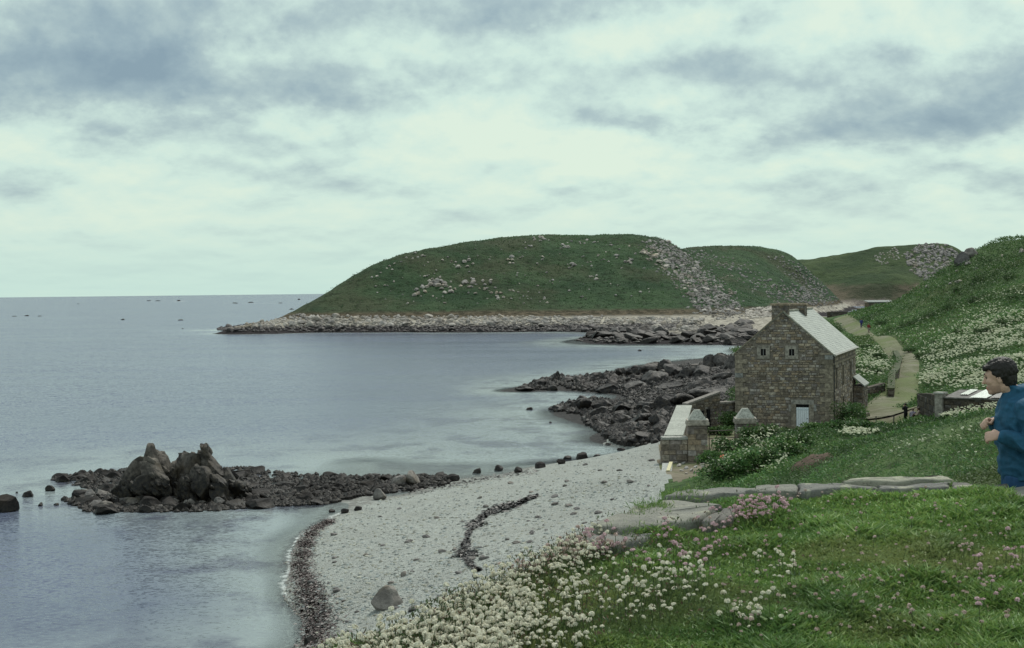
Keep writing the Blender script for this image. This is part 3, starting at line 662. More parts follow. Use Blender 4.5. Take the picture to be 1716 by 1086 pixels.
# --- the rocky shore west of the house
ROCKA = [(862, 654), (900, 640), (930, 629), (960, 632), (1000, 628), (1060, 617), (1090, 612), (1130, 614), (1170, 612), (1215, 596), (1232, 600), (1232, 655), (1200, 660), (1150, 662), (1100, 664), (1050, 662), (1000, 658), (960, 655), (935, 645), (925, 656)]
ROCKB = [(922, 688), (960, 674), (1000, 670), (1060, 678), (1110, 668), (1150, 672), (1150, 690), (1128, 705), (1112, 740), (1060, 750), (1030, 742), (1010, 728), (985, 712), (975, 696)]
specA = [(880, 655, 34, 8), (905, 648, 30, 22), (932, 640, 20, 26), (950, 644, 30, 22), (975, 642, 34, 18), (1005, 640, 34, 22), (1040, 632, 26, 24), (1030, 645, 50, 24), (1062, 632, 34, 28), (1090, 626, 46, 34), (1112, 624, 40, 30), (1100, 640, 64, 34), (1130, 632, 44, 32),
         (1150, 636, 36, 26), (1165, 628, 40, 22), (1190, 618, 30, 34), (1180, 632, 50, 26), (1210, 616, 36, 44), (1222, 622, 30, 40), (1205, 640, 50, 24), (1060, 656, 60, 22), (1020, 657, 46, 20), (985, 652, 40, 14), (1130, 654, 60, 22), (1180, 652, 60, 22)]
specB = [(940, 688, 40, 10), (965, 686, 34, 24), (985, 688, 40, 26), (1010, 688, 44, 26), (1045, 692, 50, 28), (1080, 690, 54, 30), (1110, 690, 50, 36), (1130, 684, 36, 40), (1000, 700, 44, 24), (1040, 712, 52, 26), (1075, 714, 58, 30), (1105, 716, 44, 38), (1010, 718, 40, 14), (1050, 735, 46, 20), (1085, 738, 50, 22), (1150, 680, 60, 30), (1180, 672, 70, 30), (1200, 664, 60, 26)]
def water_or_ground(px, py):
    g, ok = hit(px, py, lambda X, Y: np.maximum(H(X, Y), -.05), 60, 430)
    return g
ORD = 'first second third fourth fifth sixth seventh eighth ninth tenth eleventh twelfth thirteenth fourteenth fifteenth sixteenth seventeenth eighteenth nineteenth twentieth twenty-first twenty-second twenty-third twenty-fourth twenty-fifth twenty-sixth'.split()
for spec, nm in ((specA, 'far'), (specB, 'near')):
    g = water_or_ground([s[0] for s in spec], [s[1] for s in spec])
    order = {v: i for i, v in enumerate(sorted(range(len(spec)), key=lambda i: spec[i][0]))}
    for ix, ((x, y, z), (px, py, w, h)) in enumerate(zip(g, spec)):
        k = y / F_PX; s = rng.uniform(.85, 1.1)
        lab = '%s dark outcrop of the %s, counted from its seaward tip' % (ORD[order[ix]], 'long reef beyond the house' if nm == 'far' else 'nearer reef by the courtyard wall')
        r_outc.put(x, y, z + h * k * .15, w * k * .55 * s, w * k * .42, h * k * .75, lab, 'outcrops of the %s reef' % ('farther' if nm == 'far' else 'nearer'), 'rock outcrop', .12)
for poly, n, lab, grp in ((ROCKA, 130, 'jagged boulder among the farther reef by the house', 'boulders of the farther reef'), (ROCKB, 130, 'jagged boulder in the reef below the courtyard wall', 'boulders of the nearer reef')):
    q = sample_poly(poly, n); g = water_or_ground(q[:, 0], q[:, 1])
    for x, y, z in g:
        s = rng.uniform(.3, .85); r_shore.put(x, y, z + .15 * s, s * 1.3, s, s * rng.uniform(.6, 1.1), lab, grp, 'reef rock', .3)
    q = sample_poly(poly, 3600); g = water_or_ground(q[:, 0], q[:, 1])
    rock_mass('reef_rubble', [(x, y, z + .05) for x, y, z in g], rng.uniform(.12, .55, 3600) ** 1.0, M_SHORE, 'loose dark stones filling the reef', 1.05)
q = sample_poly([(1030, 656), (1100, 655), (1230, 645), (1230, 690), (1150, 700), (1110, 680), (1060, 676)], 1500); g = water_or_ground(q[:, 0], q[:, 1])
rock_mass('reef_rubble', [(x, y, z + .03) for x, y, z in g], rng.uniform(.12, .4, 1500), M_SHORE, 'loose dark stones between the two reefs', .9)
for (px, py, w, lab) in [(1020, 745, 16, 'small dark rock off the near reef on the beach edge'), (1040, 754, 16, 'grey stone below the near reef'), (1085, 752, 12, 'dark pebble-like boulder under the courtyard wall end'), (886, 686, 16, 'flat dark rock awash off the near reef'), (922, 708, 6, 'tiny rock awash in front of the near reef'), (1000, 765, 20, 'low dark stone on the upper beach edge'), (1072, 588, 13, 'lone round rock in the calm bay before the far shore')]:
    x, y, z = PZ(px, py, .05); k = y / F_PX
    r_shore.put(x, y, max(z, float(H(x, y)) if y < 200 else 0), w * k / 2, w * k / 2 * .7, w * k * .3, lab, None, 'rock', .1)

# --- rocks along the far side of the bay
ROCKC = [(962, 572), (985, 560), (1000, 552), (1040, 551), (1090, 556), (1140, 562), (1175, 556), (1200, 546), (1250, 544), (1270, 552), (1240, 578), (1180, 577), (1130, 574), (1060, 575), (1010, 575)]
def head_ground(px, py, y0=335, y1=1000): return hit(px, py, lambda X, Y: np.maximum(HH(X, Y), -.1), y0, y1, 900)[0]
q = sample_poly(ROCKC, 90); g = head_ground(q[:, 0], q[:, 1])
for x, y, z in g:
    s = rng.uniform(1.0, 2.9); r_shore.put(x, y, z + .1 * s, s * 1.5, s, s * rng.uniform(.5, .8), 'dark low rock in the ledge across the calm bay', 'rocks of the dark ledge across the bay', 'rock', .2)
q = sample_poly(ROCKC, 500); g = head_ground(q[:, 0], q[:, 1])
rock_mass('ledge_rubble', [tuple(v) for v in g], rng.uniform(.4, 1.1, 500), M_SHORE, 'small dark stones of the ledge across the bay', .6)
# shore band below the green slope of the headland
def band(n, y0f, y1f, smin, smax, name, lab):
    px = rng.uniform(365, 1180, n); t = rng.uniform(0, 1, n)
    top = np.interp(px, [360, 450, 500, 560, 1000, 1180], [550, 538, 527, 530, 531, 534]); bot = np.interp(px, [360, 420, 1180], [554, 556.5, 556])
    g = head_ground(px, bot + (top - bot) * (y0f + (y1f - y0f) * t))
    return g, rng.uniform(smin, smax, n)
g, s = band(150, .0, .95, .7, 1.9, '', '')
for (x, y, z), s_ in zip(g, s):
    r_fore.put(x, y, z + .1, s_ * 1.2, s_, s_ * .8, 'pale boulder on the rocky foreshore of the headland', 'boulders on the headland foreshore', 'foreshore rock', .3)
g, s = band(3200, 0, 1, .3, 1.0, '', ''); rock_mass('foreshore_rubble', [tuple(v) for v in g], s, M_HEADR, 'pale and dark broken rock along the headland shore', .75)
# boulders on the green slope: clusters read off the photograph (px, py, spread x, spread y, how many, metres)
CL = [(700, 487, 14, 10, 10, 1.5), (725, 472, 12, 8, 9, 1.7), (742, 476, 14, 6, 9, 1.7), (785, 474, 18, 7, 10, 1.7), (757, 485, 8, 5, 5, 1.5), (812, 478, 8, 8, 6, 1.6), (780, 443, 11, 6, 7, 1.6), (860, 437, 14, 6, 8, 1.4), (835, 495, 10, 6, 6, 1.1), (825, 487, 14, 6, 4, 1.0), (868, 457, 6, 4, 2, 1.2),
      (905, 402, 14, 5, 9, 1.3), (890, 413, 8, 4, 4, 1.1), (940, 415, 10, 5, 6, 1.2), (955, 446, 8, 6, 5, 1.4), (1000, 464, 8, 5, 4, 1.2), (985, 443, 14, 8, 4, 1.0), (905, 432, 14, 6, 4, .9), (930, 475, 24, 14, 4, .9), (700, 430, 20, 6, 5, .9), (670, 440, 14, 6, 4, .9), (1025, 428, 14, 8, 6, 1.3), (1055, 438, 10, 8, 7, 1.4), (1080, 425, 10, 8, 8, 1.5), (870, 500, 40, 8, 6, .8), (720, 460, 30, 12, 5, .8), (660, 495, 30, 10, 4, .7), (990, 405, 40, 4, 8, .9)]
cp = []
for (px, py, sx_, sy_, n, m_) in CL:
    for _ in range(n): cp.append((px + rng.normal() * sx_ * .6, py + rng.normal() * sy_ * .6, m_ * rng.uniform(.3, .85)))
for _ in range(110): px_ = rng.uniform(620, 1090); cp.append((px_, rng.uniform(np.interp(px_, [620, 700, 900, 1090], [460, 428, 402, 410]), 512), rng.uniform(.3, .7)))
cp = np.array(cp); g, ok = hit(cp[:, 0], cp[:, 1], HH, 480, 700, 900)
for (x, y, z), s_, k_ in zip(g, cp[:, 2], ok):
    if k_: r_head.put(x, y, z + .15 * s_, s_ * 1.25, s_, s_ * .85, 'pale lichened boulder on the green slope of the headland', 'pale boulders on the headland slope', 'hillside rock', .3)
# the rocky spine running down the right end of the headland
SPINE = [(1085, 404), (1115, 402), (1140, 415), (1160, 430), (1180, 448), (1200, 470), (1225, 495), (1245, 520), (1235, 533), (1195, 532), (1170, 520), (1150, 490), (1130, 465), (1105, 445), (1088, 425)]
q = sample_poly(SPINE, 60); g, ok = hit(q[:, 0], q[:, 1], HH, 480, 760, 900)
for (x, y, z), k_ in zip(g, ok):
    if k_:
        s = rng.uniform(.7, 1.6); r_crag.put(x, y, z, s * 1.2, s, s * .7, 'grey rock in the craggy spine at the headland end', 'rocks of the craggy headland spine', 'rock', .35)
q = sample_poly(SPINE, 1500) + rng.normal(size=(1500, 2)) * (9, 4); g, ok = hit(q[:, 0], q[:, 1], HH, 480, 760, 900)
rock_mass('spine_rubble', [tuple(v) for v, k in zip(g, ok) if k], rng.uniform(.25, .95, 1500), M_HEADR, 'broken grey rock covering the craggy spine', .8)
RIDGE2 = [(1145, 420), (1200, 440), (1260, 470), (1300, 495), (1330, 512), (1395, 512), (1398, 500), (1370, 470), (1340, 445), (1300, 430), (1290, 426), (1330, 455), (1350, 480), (1320, 490), (1280, 470), (1220, 440), (1180, 425)]
q = sample_poly(RIDGE2, 900) + rng.normal(size=(900, 2)) * (14, 6); g, ok = hit(q[:, 0], q[:, 1], HH, 600, 1000, 900)
rock_mass('ridge_rubble', [tuple(v) for v, k in zip(g, ok) if k], rng.uniform(.3, 1.1, 900), M_HEADR, 'scattered grey rock on the second ridge', .7)
q = sample_poly([(1250, 520), (1300, 512), (1345, 514), (1352, 524), (1300, 530), (1250, 535)], 420); g, ok = hit(q[:, 0], q[:, 1], HH, 430, 720, 900)
rock_mass('isthmus_rubble', [tuple(v) for v, k in zip(g, ok) if k], rng.uniform(.3, 1.3, 420), M_HEADR, 'grey broken rock on the low neck of land behind the house', .7)
q = sample_poly([(1515, 425), (1545, 408), (1585, 408), (1605, 425), (1612, 445), (1590, 462), (1550, 470), (1525, 455)], 420); g, ok = hit(q[:, 0], q[:, 1], HF_, 1060, 1300, 600)
rock_mass('summit_rocks', [tuple(v) for v, k in zip(g, ok) if k], rng.uniform(.7, 2.6, 420), M_HEADR, 'grey rock strewn over the most distant summit', .8)
q = sample_poly([(1460, 430), (1500, 415), (1515, 430), (1480, 445)], 60); g, ok = hit(q[:, 0], q[:, 1], HF_, 1060, 1300, 600)
rock_mass('summit_rocks', [tuple(v) for v, k in zip(g, ok) if k], rng.uniform(.6, 1.5, 60), M_HEADR, 'small grey rocks left of the most distant summit', .7)
# pale stones on the right hill
for (px, py, w, h, lab) in [(1612, 441, 34, 30, 'big dark crag on the skyline notch at the hill edge'), (1621, 444, 14, 8, 'pale long boulder near the hill skyline'), (1635, 452, 10, 6, 'pale boulder below the skyline one on the hill'), (1603, 456, 9, 5, 'small pale boulder at the hill edge'), (1554, 473, 14, 7, 'pale boulder low on the hill edge skyline'), (1606, 474, 16, 9, 'pale boulder in the middle of the grassy hill'), (1592, 477, 8, 5, 'small pale boulder left of the middle one on the hill'), (1680, 431, 8, 4, 'small pale stone on the upper hill'), (1712, 424, 14, 12, 'pale boulder at the right edge of the upper hill'), (1628, 420, 40, 22, 'brown bare crag below the hill top')]:
    g, ok = hit([px], [py], H, 100, 420)
    if not ok[0]:
        g, ok = hit([px - 0], [py + 10], H, 100, 420)
    (x, y, z) = g[0]; k = y / F_PX
    (r_bare if w >= 30 else r_head).put(x, y, z + .1, w * k / 2, w * k / 2.4, h * k * .6, lab, None, 'boulder', .1)
# rocks far out at sea
for (px, py, w, h, lab) in [(250, 503.5, 10, 3, 'dark rock at the left end of the surf line near the horizon'), (266, 504, 16, 2, 'low dark reef rock in the surf line near the horizon'), (300, 503.5, 12, 3.4, 'dark rock beside white surf near the horizon'), (132, 509, 12, 1.6, 'thin far rock left of the surf line'), (205, 535, 11, 4, 'dark rock alone in the open water left of centre'), (302, 536, 12, 3, 'dark flat rock in the open water'), (306, 550.5, 6, 2, 'tiny rock in the open water below the flat one'),
                            (394, 507.5, 14, 3, 'dark rock in the far surf left of the headland'), (421, 506.5, 14, 3, 'darker rock in the far surf left of the headland'), (470, 507.5, 10, 2.4, 'low rock in the far surf nearest the headland'), (501, 501, 8, 5, 'upright rock standing on the sea near the horizon'), (489, 517.5, 14, 4, 'dark rock just off the headland tip'), (24, 529.5, 12, 2.5, 'low rock at the left edge of the sea'), (44, 528.5, 14, 4, 'humped rock at the left edge of the sea'), (66, 529.5, 8, 2, 'tiny rock right of the humped one at the left edge'), (383, 545, 8, 4, 'rock off the point of the headland')]:
    x, y, _ = PZ(px, py + h * .3, 0); k = y / F_PX
    r_weed.put(x, y, 0, w * k / 2, w * k / 3, h * k * .6, lab, None, 'rock', .05)
# surf around them
M_FOAM, nt = new_mat('sea_foam'); p = wpos(nt)
nf = nt.noise(nt.vmath('MULTIPLY', p, (1.6, 1.6, 1.6)).outputs[0], 1.0, 5, .7)
ca = nt.n('ShaderNodeAttribute', attribute_name='col'); fz = nt.n('ShaderNodeSeparateColor', {0: ca.outputs[0]})
al = nt.rng(nt.math('ADD', nf.outputs[0], nt.math('MULTIPLY', fz.outputs[0], .55)), 0.72, 1.2)
b = nt.n('ShaderNodeBsdfPrincipled', {'Base Color': (.72, .76, .74, 1), 'Roughness': .9}); tr = nt.n('ShaderNodeBsdfTransparent')
mx = nt.n('ShaderNodeMixShader', {0: al, 1: tr.outputs[0], 2: b.outputs[0]}); nt.n('ShaderNodeOutputMaterial', {0: mx.outputs[0]})
def foam_strip(pts, width, lift=.03, side=1.0, lab='', step=.5):
    pts = np.array([p_[:2] for p_ in pts], float); seg = np.hypot(*np.diff(pts, axis=0).T); s = np.concatenate([[0], np.cumsum(seg)]); n = max(8, int(s[-1] / step)); t = np.linspace(0, s[-1], n)
    px, py = np.interp(t, s, pts[:, 0]), np.interp(t, s, pts[:, 1]); k = np.ones(7) / 7
    if n > 20:
        px[3:-3] = np.convolve(px, k, 'same')[3:-3]; py[3:-3] = np.convolve(py, k, 'same')[3:-3]
    dx, dy = np.gradient(px), np.gradient(py); L = np.hypot(dx, dy) + 1e-9; nx, ny = -dy / L, dx / L
    wv = width * (1 + .7 * vnoise(t * .5, t * 0, s=8)); sh = .5 * width * vnoise(t * .25, t * 0 + 3, s=9)
    cc = np.linspace(-1, 1, 7); X = px[:, None] + nx[:, None] * (cc[None] * wv[:, None] + sh[:, None]); Y = py[:, None] + ny[:, None] * (cc[None] * wv[:, None] + sh[:, None])
    V = np.stack([X, Y, X * 0 + lift], -1).reshape(-1, 3); c = np.repeat((1 - np.abs(cc))[None], n, 0).reshape(-1, 1)
    e = np.minimum(1, np.minimum(np.arange(n), np.arange(n)[::-1]) / 4.0); c = c * np.repeat(e, 7)[:, None]
    return V, grid_quads(n, 7), np.repeat(c, 3, 1)
for (pts, w, lab) in [([PZ(283, 504.6, 0), PZ(296, 504.6, 0), PZ(312, 504.8, 0)], 14, 'white surf breaking on the far rocks'), ([PZ(365, 508, 0), PZ(480, 508.2, 0)], 3.5, 'thin line of surf off the headland'), ([PZ(15, 531, 0), PZ(70, 531, 0)], 1.6, 'thin surf along the left rocks'), ([PZ(240, 504.8, 0), PZ(280, 505, 0)], 5, 'thin surf along the far reef')]:
    V_, F_, c_ = foam_strip(pts, w, .05, lab=lab, step=6); tag(add('surf', V_, F_, M_FOAM, smooth=True, col=np.clip(c_ * 1.3, 0, 1)), lab, kind='stuff')
def shore_line(px0, py0s):
    return [PZ(a, b_, 0) for a, b_ in zip(px0, py0s)]
yy = np.linspace(57, 92, 160); line = []
for y_ in yy:
    xs = np.linspace(-24, -2, 400); z_ = H(xs, xs * 0 + y_); i = np.argmax(z_ > .02); line.append((xs[i], y_))
V_, F_, c_ = foam_strip(line, .42, .055, step=.25); c_ = c_ * .75; tag(add('shore_foam', V_, F_, M_FOAM, smooth=True, col=c_), 'thin white wash along the edge of the shingle', kind='stuff')
g = [PZ(1000, 575.5, 0), PZ(1015, 575.5, 0)]; V_, F_, c_ = foam_strip(g, 2.2, .05, step=1); tag(add('surf', V_, F_, M_FOAM, smooth=True, col=c_), 'small white splash on the dark ledge', kind='stuff')

# --- shingle stones, weed lines
BEACH_IMG = [(480, 1086), (470, 960), (510, 895), (570, 862), (640, 838), (740, 815), (860, 795), (960, 775), (1090, 752), (1110, 800), (1090, 830), (1000, 880), (860, 945), (740, 1000), (560, 1086)]
q = sample_poly(BEACH_IMG, 9000); g, ok = hit(q[:, 0], q[:, 1], H, 36, 160, 400)
sz = .028 + .11 * rng.random(9000) ** 3.5; gr = rng.uniform(.6, 1.25, (9000, 1)) * np.array((.32, .33, .305)) * np.array([(1, 1, 1), (1.05, 1, .9), (.9, .95, 1.0)])[rng.integers(0, 3, 9000)]
okb = ok & (g[:, 2] > -.05)
rock_mass('shingle_stones', [tuple(v) for v in g[okb]], sz[okb], M_PEB, 'loose pale cobbles lying on the shingle beach', .6, cols=gr[okb])
q = sample_poly(BEACH_IMG, 70); g, ok = hit(q[:, 0], q[:, 1], H, 36, 160, 400)
r_cob = Rocks('beach_cobble', M_BOULD, shapes=SMALLS)
for (x, y, z), k in zip(g, ok):
    if k and z > .2: s = rng.uniform(.1, .24); r_cob.put(x, y, z + s * .2, s * 1.2, s, s * .6, 'grey cobble lying on the pale shingle', 'larger cobbles on the shingle', 'stone', .1)
def weed_mat_pts(line_px, n, spread, size, name, lab, colr, lo=.04):
    lp = np.array(line_px, float); seg = np.hypot(*np.diff(lp, axis=0).T); s = np.concatenate([[0], np.cumsum(seg)]); t = rng.uniform(0, s[-1], n)
    t = t + 6 * np.sin(t * .35); t = np.clip(t, 0, s[-1])
    w = np.interp(t, s, spread) * (np.clip(.55 + .75 * vnoise(t * .06, t * 0, s=21), .08, 2) if name == 'seaweed' else 1.0)
    px = np.interp(t, s, lp[:, 0]) + rng.normal(size=n) * w; py = np.interp(t, s, lp[:, 1]) + rng.normal(size=n) * w * .4
    g, ok = hit(px, py, H, 30, 180, 500); g = g[ok]
    a = rng.uniform(0, 6.28, len(g)); L = rng.uniform(.5, 1.3, len(g)) * size; W = L * rng.uniform(.25, .6, len(g))
    d = np.stack([np.cos(a), np.sin(a), rng.normal(size=len(g)) * .15], -1); e = np.stack([-np.sin(a), np.cos(a), rng.normal(size=len(g)) * .15], -1)
    up = np.array((0, 0, lo)) * rng.uniform(.4, 1.6, (len(g), 1)); g = g + up
    V = np.stack([g - d * L[:, None], g + e * W[:, None] + up * .6, g + d * L[:, None] * .9, g - e * W[:, None]], 1).reshape(-1, 3)
    c = np.repeat(np.array(colr) * rng.uniform(.5, 1.5, (len(g), 1)), 4, 0)
    return tag(add(name, V, np.arange(len(g) * 4).reshape(-1, 4), M_WEED, col=c), lab, kind='stuff')
weed_mat_pts([(900, 831), (870, 845), (840, 853), (815, 862), (798, 878), (785, 895), (780, 915), (780, 935), (792, 952), (806, 960)], 3200, [6, 7, 7, 7, 8, 8, 10, 11, 11, 7], .19, 'seaweed', 'dark curved line of dried weed on the shingle', (.014, .012, .012), .05)
weed_mat_pts([(893, 885), (890, 900)], 60, [4, 4], .12, 'seaweed', 'small patch of dark weed on the shingle', (.04, .035, .035), .03)
weed_mat_pts([(556, 872), (526, 888), (512, 912), (503, 950), (520, 1000), (530, 1040), (530, 1095)], 11000, [5, 7, 8, 10, 15, 17, 18], .085, 'wrack', 'reddish brown wrack along the water edge', (.085, .058, .055), .03)
weed_mat_pts([(515, 1000), (528, 1040), (525, 1086)], 160, [12, 16, 18], .14, 'wrack', 'black clumps in the wrack at the water edge', (.016, .013, .013), .05)
weed_mat_pts([(680, 825), (760, 812), (830, 800), (900, 790)], 500, [8, 7, 5, 4], .16, 'wrack', 'dark wrack along the far water edge of the beach', (.03, .024, .022), .04)
# ------------------------------------------------------------------ masonry
STONE_PAL = np.array([(.165, .135, .105), (.20, .165, .125), (.13, .11, .095), (.23, .20, .165), (.15, .13, .12), (.18, .14, .10), (.21, .19, .175), (.12, .10, .08)])
def stone_col(k=1.0): return STONE_PAL[rng.integers(len(STONE_PAL))] * rng.uniform(.75, 1.2) * k
def courses(W, Hh, h0, h1, w0, w1, inside):
    out = []; v = 0.0
    while v < Hh - .04:
        h = min(rng.uniform(h0, h1), Hh - v); u = -rng.uniform(0, w0); 
        while u < W:
            w = rng.uniform(w0, w1); a, b = max(u, 0), min(u + w, W)
            if b - a > .07:
                if inside(a, b, v, v + h): out.append((a, b, v, v + h))
            u += w
        v += h
    return out
def stone_on(mb, O, U, Vv, N, st, c, proud=.05, gap=.018, inset=.02):
    a, b, v0, v1 = st; O, U, Vv, N = (np.array(t, float) for t in (O, U, Vv, N))
    j = lambda: rng.uniform(-.012, .012)
    g = gap * rng.uniform(.6, 1.6)
    back = [O + U * x + Vv * z - N * .02 for x, z in ((a + g * .3, v0 + g * .3), (b - g * .3, v0 + g * .3), (b - g * .3, v1 - g * .3), (a + g * .3, v1 - g * .3))]
    pr = proud * rng.uniform(.6, 1.3)
    fr = [O + U * (x + j()) + Vv * (z + j()) + N * (pr + j() * .6) for x, z in ((a + g + inset, v0 + g + inset), (b - g - inset, v0 + g + inset), (b - g - inset, v1 - g - inset), (a + g + inset, v1 - g - inset))]
    mb.put(back + fr, BOXF, c)
def masonry(parent, O, U, Vv, N, W, Hh, inside, sizes, n_ind, name='stone', colk=1.0, proud=.05, mat=None):
    st = courses(W, Hh, *sizes, inside); st.sort(key=lambda s: -(s[1] - s[0]) * (s[3] - s[2]))
    mb = MB()
    for i, s in enumerate(st):
        c = stone_col(colk)
        if i < n_ind:
            one = MB(); stone_on(one, O, U, Vv, N, s, c, proud); one.build(name, mat or M_STONE, parent)
        else: stone_on(mb, O, U, Vv, N, s, c, proud)
    if mb.n: tag(mb.build('rubble_stones', mat or M_STONE, parent), kind='stuff')
ZV = (0, 0, 1.0)
# ------------------------------------------------------------------ the stone house
house = tag(empty('stone_house', (HOUSE_O[0], HOUSE_O[1], 2.15), HOUSE_RZ), 'tall old granite house with pale roof and white gable door above the beach', 'house')
W2, LEN, EV, RG = 4.1, 17.0, 6.35, 9.9
M_MORT = attr_mat('mortar', .95, .1, 5.0, .3, .02, .6)
mort = np.array((.19, .165, .14))
def prism_walls():
    V = [(-W2, 0, -1.2), (W2, 0, -1.2), (W2, LEN, -1.2), (-W2, LEN, -1.2), (-W2, 0, EV), (W2, 0, EV), (W2, LEN, EV), (-W2, LEN, EV), (0, 0, RG - .12), (0, LEN, RG - .12)]
    tri = [(0, 1, 5), (0, 5, 8), (0, 8, 4), (1, 2, 6), (1, 6, 5), (2, 3, 7), (2, 7, 9), (2, 9, 6), (3, 0, 4), (3, 4, 7)]
    return np.array(V, float), np.array(tri)
V_, F_ = prism_walls(); add('wall', V_, F_, M_MORT, house, col=np.tile(mort, (len(V_), 1)))
DOOR = (1.05, 2.15, -.3, 1.98); GW = [(-1.92, -1.48, 6.12, 6.68), (.5, .94, 6.12, 6.68)]
SLITS = [(1.2, 2.2), (4.6, 5.5), (8.6, 9.5)]
def g_in(a, b, v0, v1):
    u0, u1 = a - W2, b - W2; z0, z1 = v0 - .6, v1 - .6
    q = .62 if (int((z0 + 1.0) / .4) % 2) else 1.05
    if z1 < EV + .15 and (u0 < -W2 + q or u1 > W2 - q): return False
    hw = W2 - max(0, (z1 - EV)) / (RG - EV) * W2 - .12
    if z1 > EV - .1 and (u0 < -hw or u1 > hw): return False
    if u1 > DOOR[0] - .42 and u0 < DOOR[1] + .42 and z0 < DOOR[3] + .42: return False
    for (c0, c1, d0, d1) in GW:
        if u1 > c0 - .34 and u0 < c1 + .34 and z1 > d0 - .32 and z0 < d1 + .34: return False
    return True
masonry(house, (-W2, 0, -.6), (1, 0, 0), ZV, (0, -1, 0), 2 * W2, RG + .5, g_in, (.13, .29, .2, .62), 200, colk=1.6)
# smaller stones that close the sloping gable edges
mb = MB()
for sgn in (-1, 1):
    n = 34
    for i in range(n):
        z = EV + (RG - EV) * (i + .5) / n; hw = W2 * (1 - (z - EV) / (RG - EV)); w = rng.uniform(.2, .45)
        a, b = sorted((sgn * (hw - .04), sgn * (hw - w)))
        stone_on(mb, (0, 0, 0), (1, 0, 0), ZV, (0, -1, 0), (a, b, z - .055, z + .055 + .02), stone_col(1.5), .035, .006, .006)
tag(mb.build('gable_edge_stones', M_STONE, house), kind='stuff')
# quoins at both front corners and the far corner
qi = 0
for sgn in (-1, 1):
    z = -1.0; k = 0
    while z < EV - .05:
        h = min(.4, EV - z); L = .62 if k % 2 else 1.05; S = .95 if k % 2 else .5
        x0, x1 = (W2 - L, W2 + .07) if sgn > 0 else (-W2 - .07, -W2 + L)
        c = np.array((.24, .205, .16)) * rng.uniform(.75, 1.2) if rng.random() < .8 else np.array((.26, .26, .25)) * rng.uniform(.8, 1.05)
        one = MB(); one.box(x0 + .01, x1, -.075, S, z + .012, z + h - .012, c, jit=.008); one.build('quoin', M_STONE, house); z += h; k += 1
# right hand side wall
def s_in(a, b, v0, v1):
    z0, z1 = v0 - .6, v1 - .6
    if a < (.98 if (int((z0 + 1.0) / .4) % 2) else .52): return False
    if z0 < 5.52 and z1 > 5.28: return False
    for (c0, c1) in SLITS:
        for (d0, d1) in ((3.3, 5.0), (0.0, 2.2)):
            if b > c0 - .12 and a < c1 + .12 and z1 > d0 - .12 and z0 < d1 + .25: return False
    return True
SLITS = [(2.1, 2.95), (6.6, 7.5), (12.5, 13.4)]
masonry(house, (W2, 0, -.6), (0, 1, 0), ZV, (1, 0, 0), LEN, EV + .55, s_in, (.16, .3, .3, .7), 80, colk=1.5)
one = MB(); one.box(W2 - .1, W2 + .12, .0, LEN, 5.30, 5.48, (.25, .21, .16)); one.build('string_course', M_STONE, house)
for (c0, c1) in SLITS:
    for (d0, d1) in ((3.3, 5.0), (0.0, 2.2)):
        w = MB(); f = .13
        w.box(W2 - .05, W2 + .07, c0 - f, c0, d0 - f, d1, (.27, .23, .18)); w.box(W2 - .05, W2 + .07, c1, c1 + f, d0 - f, d1, (.27, .23, .18)); w.box(W2 - .05, W2 + .08, c0 - f - .1, c1 + f + .1, d1, d1 + .26, (.29, .25, .2))
        wo_ = w.build('window', M_STONE, house); pn = MB(); pn.box(W2 - .04, W2 + .012, c0 + .002, c1 - .002, d0 - f, d1 - .002); add('opening_shade', np.concatenate(pn.v), np.concatenate(pn.f), M_DARK, wo_)  # near-black panel on the wall face, the unlit inside painted as colour
for (c0, c1, d0, d1) in GW:
    w = MB(); c = (.28, .255, .22)
    w.box(c0 - .32, c1 + .34, -.07, .05, d1, d1 + .3, c); w.box(c0 - .34, c1 + .32, -.065, .05, d0 - .28, d0, c); w.box(c0 - .33, c0, -.068, .05, d0 + .002, d1 - .002, c); w.box(c1, c1 + .33, -.066, .05, d0 + .002, d1 - .002, c)
    wo_ = w.build('window', M_STONE, house); pn = MB(); pn.box(c0 + .001, c1 - .001, -.012, .04, d0 + .001, d1 - .001); add('pane', np.concatenate(pn.v), np.concatenate(pn.f), M_DARK, wo_)
    fr = MB(); fr.box((c0 + c1) / 2 - .02, (c0 + c1) / 2 + .02, -.03, -.012, d0 + .002, d1 - .002, (.25, .25, .24)); fr.build('frame', M_PAINT, wo_)
w = MB(); u0, u1, z0, z1 = DOOR
w.box(u0 - .4, u1 + .4, -.075, .05, z1 + .002, z1 + .38, (.30, .28, .255)); w.box(u0 - .4, u0, -.07, .05, z0, z1, (.24, .21, .17)); w.box(u1, u1 + .4, -.072, .05, z0, z1, (.26, .23, .19)); w.box(u0 - .62, u0 - .402, -.068, .05, 1.35, z1 - .05, (.29, .27, .25)); w.box(u1 + .402, u1 + .62, -.066, .05, 1.4, z1, (.3, .29, .28))
w.build('door_surround', M_STONE, house)
pn = MB(); pn.box(u0 + .001, u1 - .001, -.012, .04, z0, z1 - .001); add('opening_shade', np.concatenate(pn.v), np.concatenate(pn.f), M_DARK, house)  # black panel; its strip above the door paints the lintel's shadow
dr = MB()
for i in range(6): a = u0 + .03 + i * (u1 - u0 - .06) / 6; dr.box(a + .006, a + (u1 - u0 - .06) / 6 - .006, -.055, -.013, z0, z1 - .27, (.72, .76, .80))
dr.box(u0 + .03, u1 - .03, -.068, -.0552, z1 - .5, z1 - .38, (.56, .62, .68))
do = dr.build('door', M_PAINT, house); hd = MB(); hd.box(u1 - .2, u1 - .1, -.09, -.0551, .75, .80, (.1, .1, .1)); hd.build('handle', M_METAL, do)
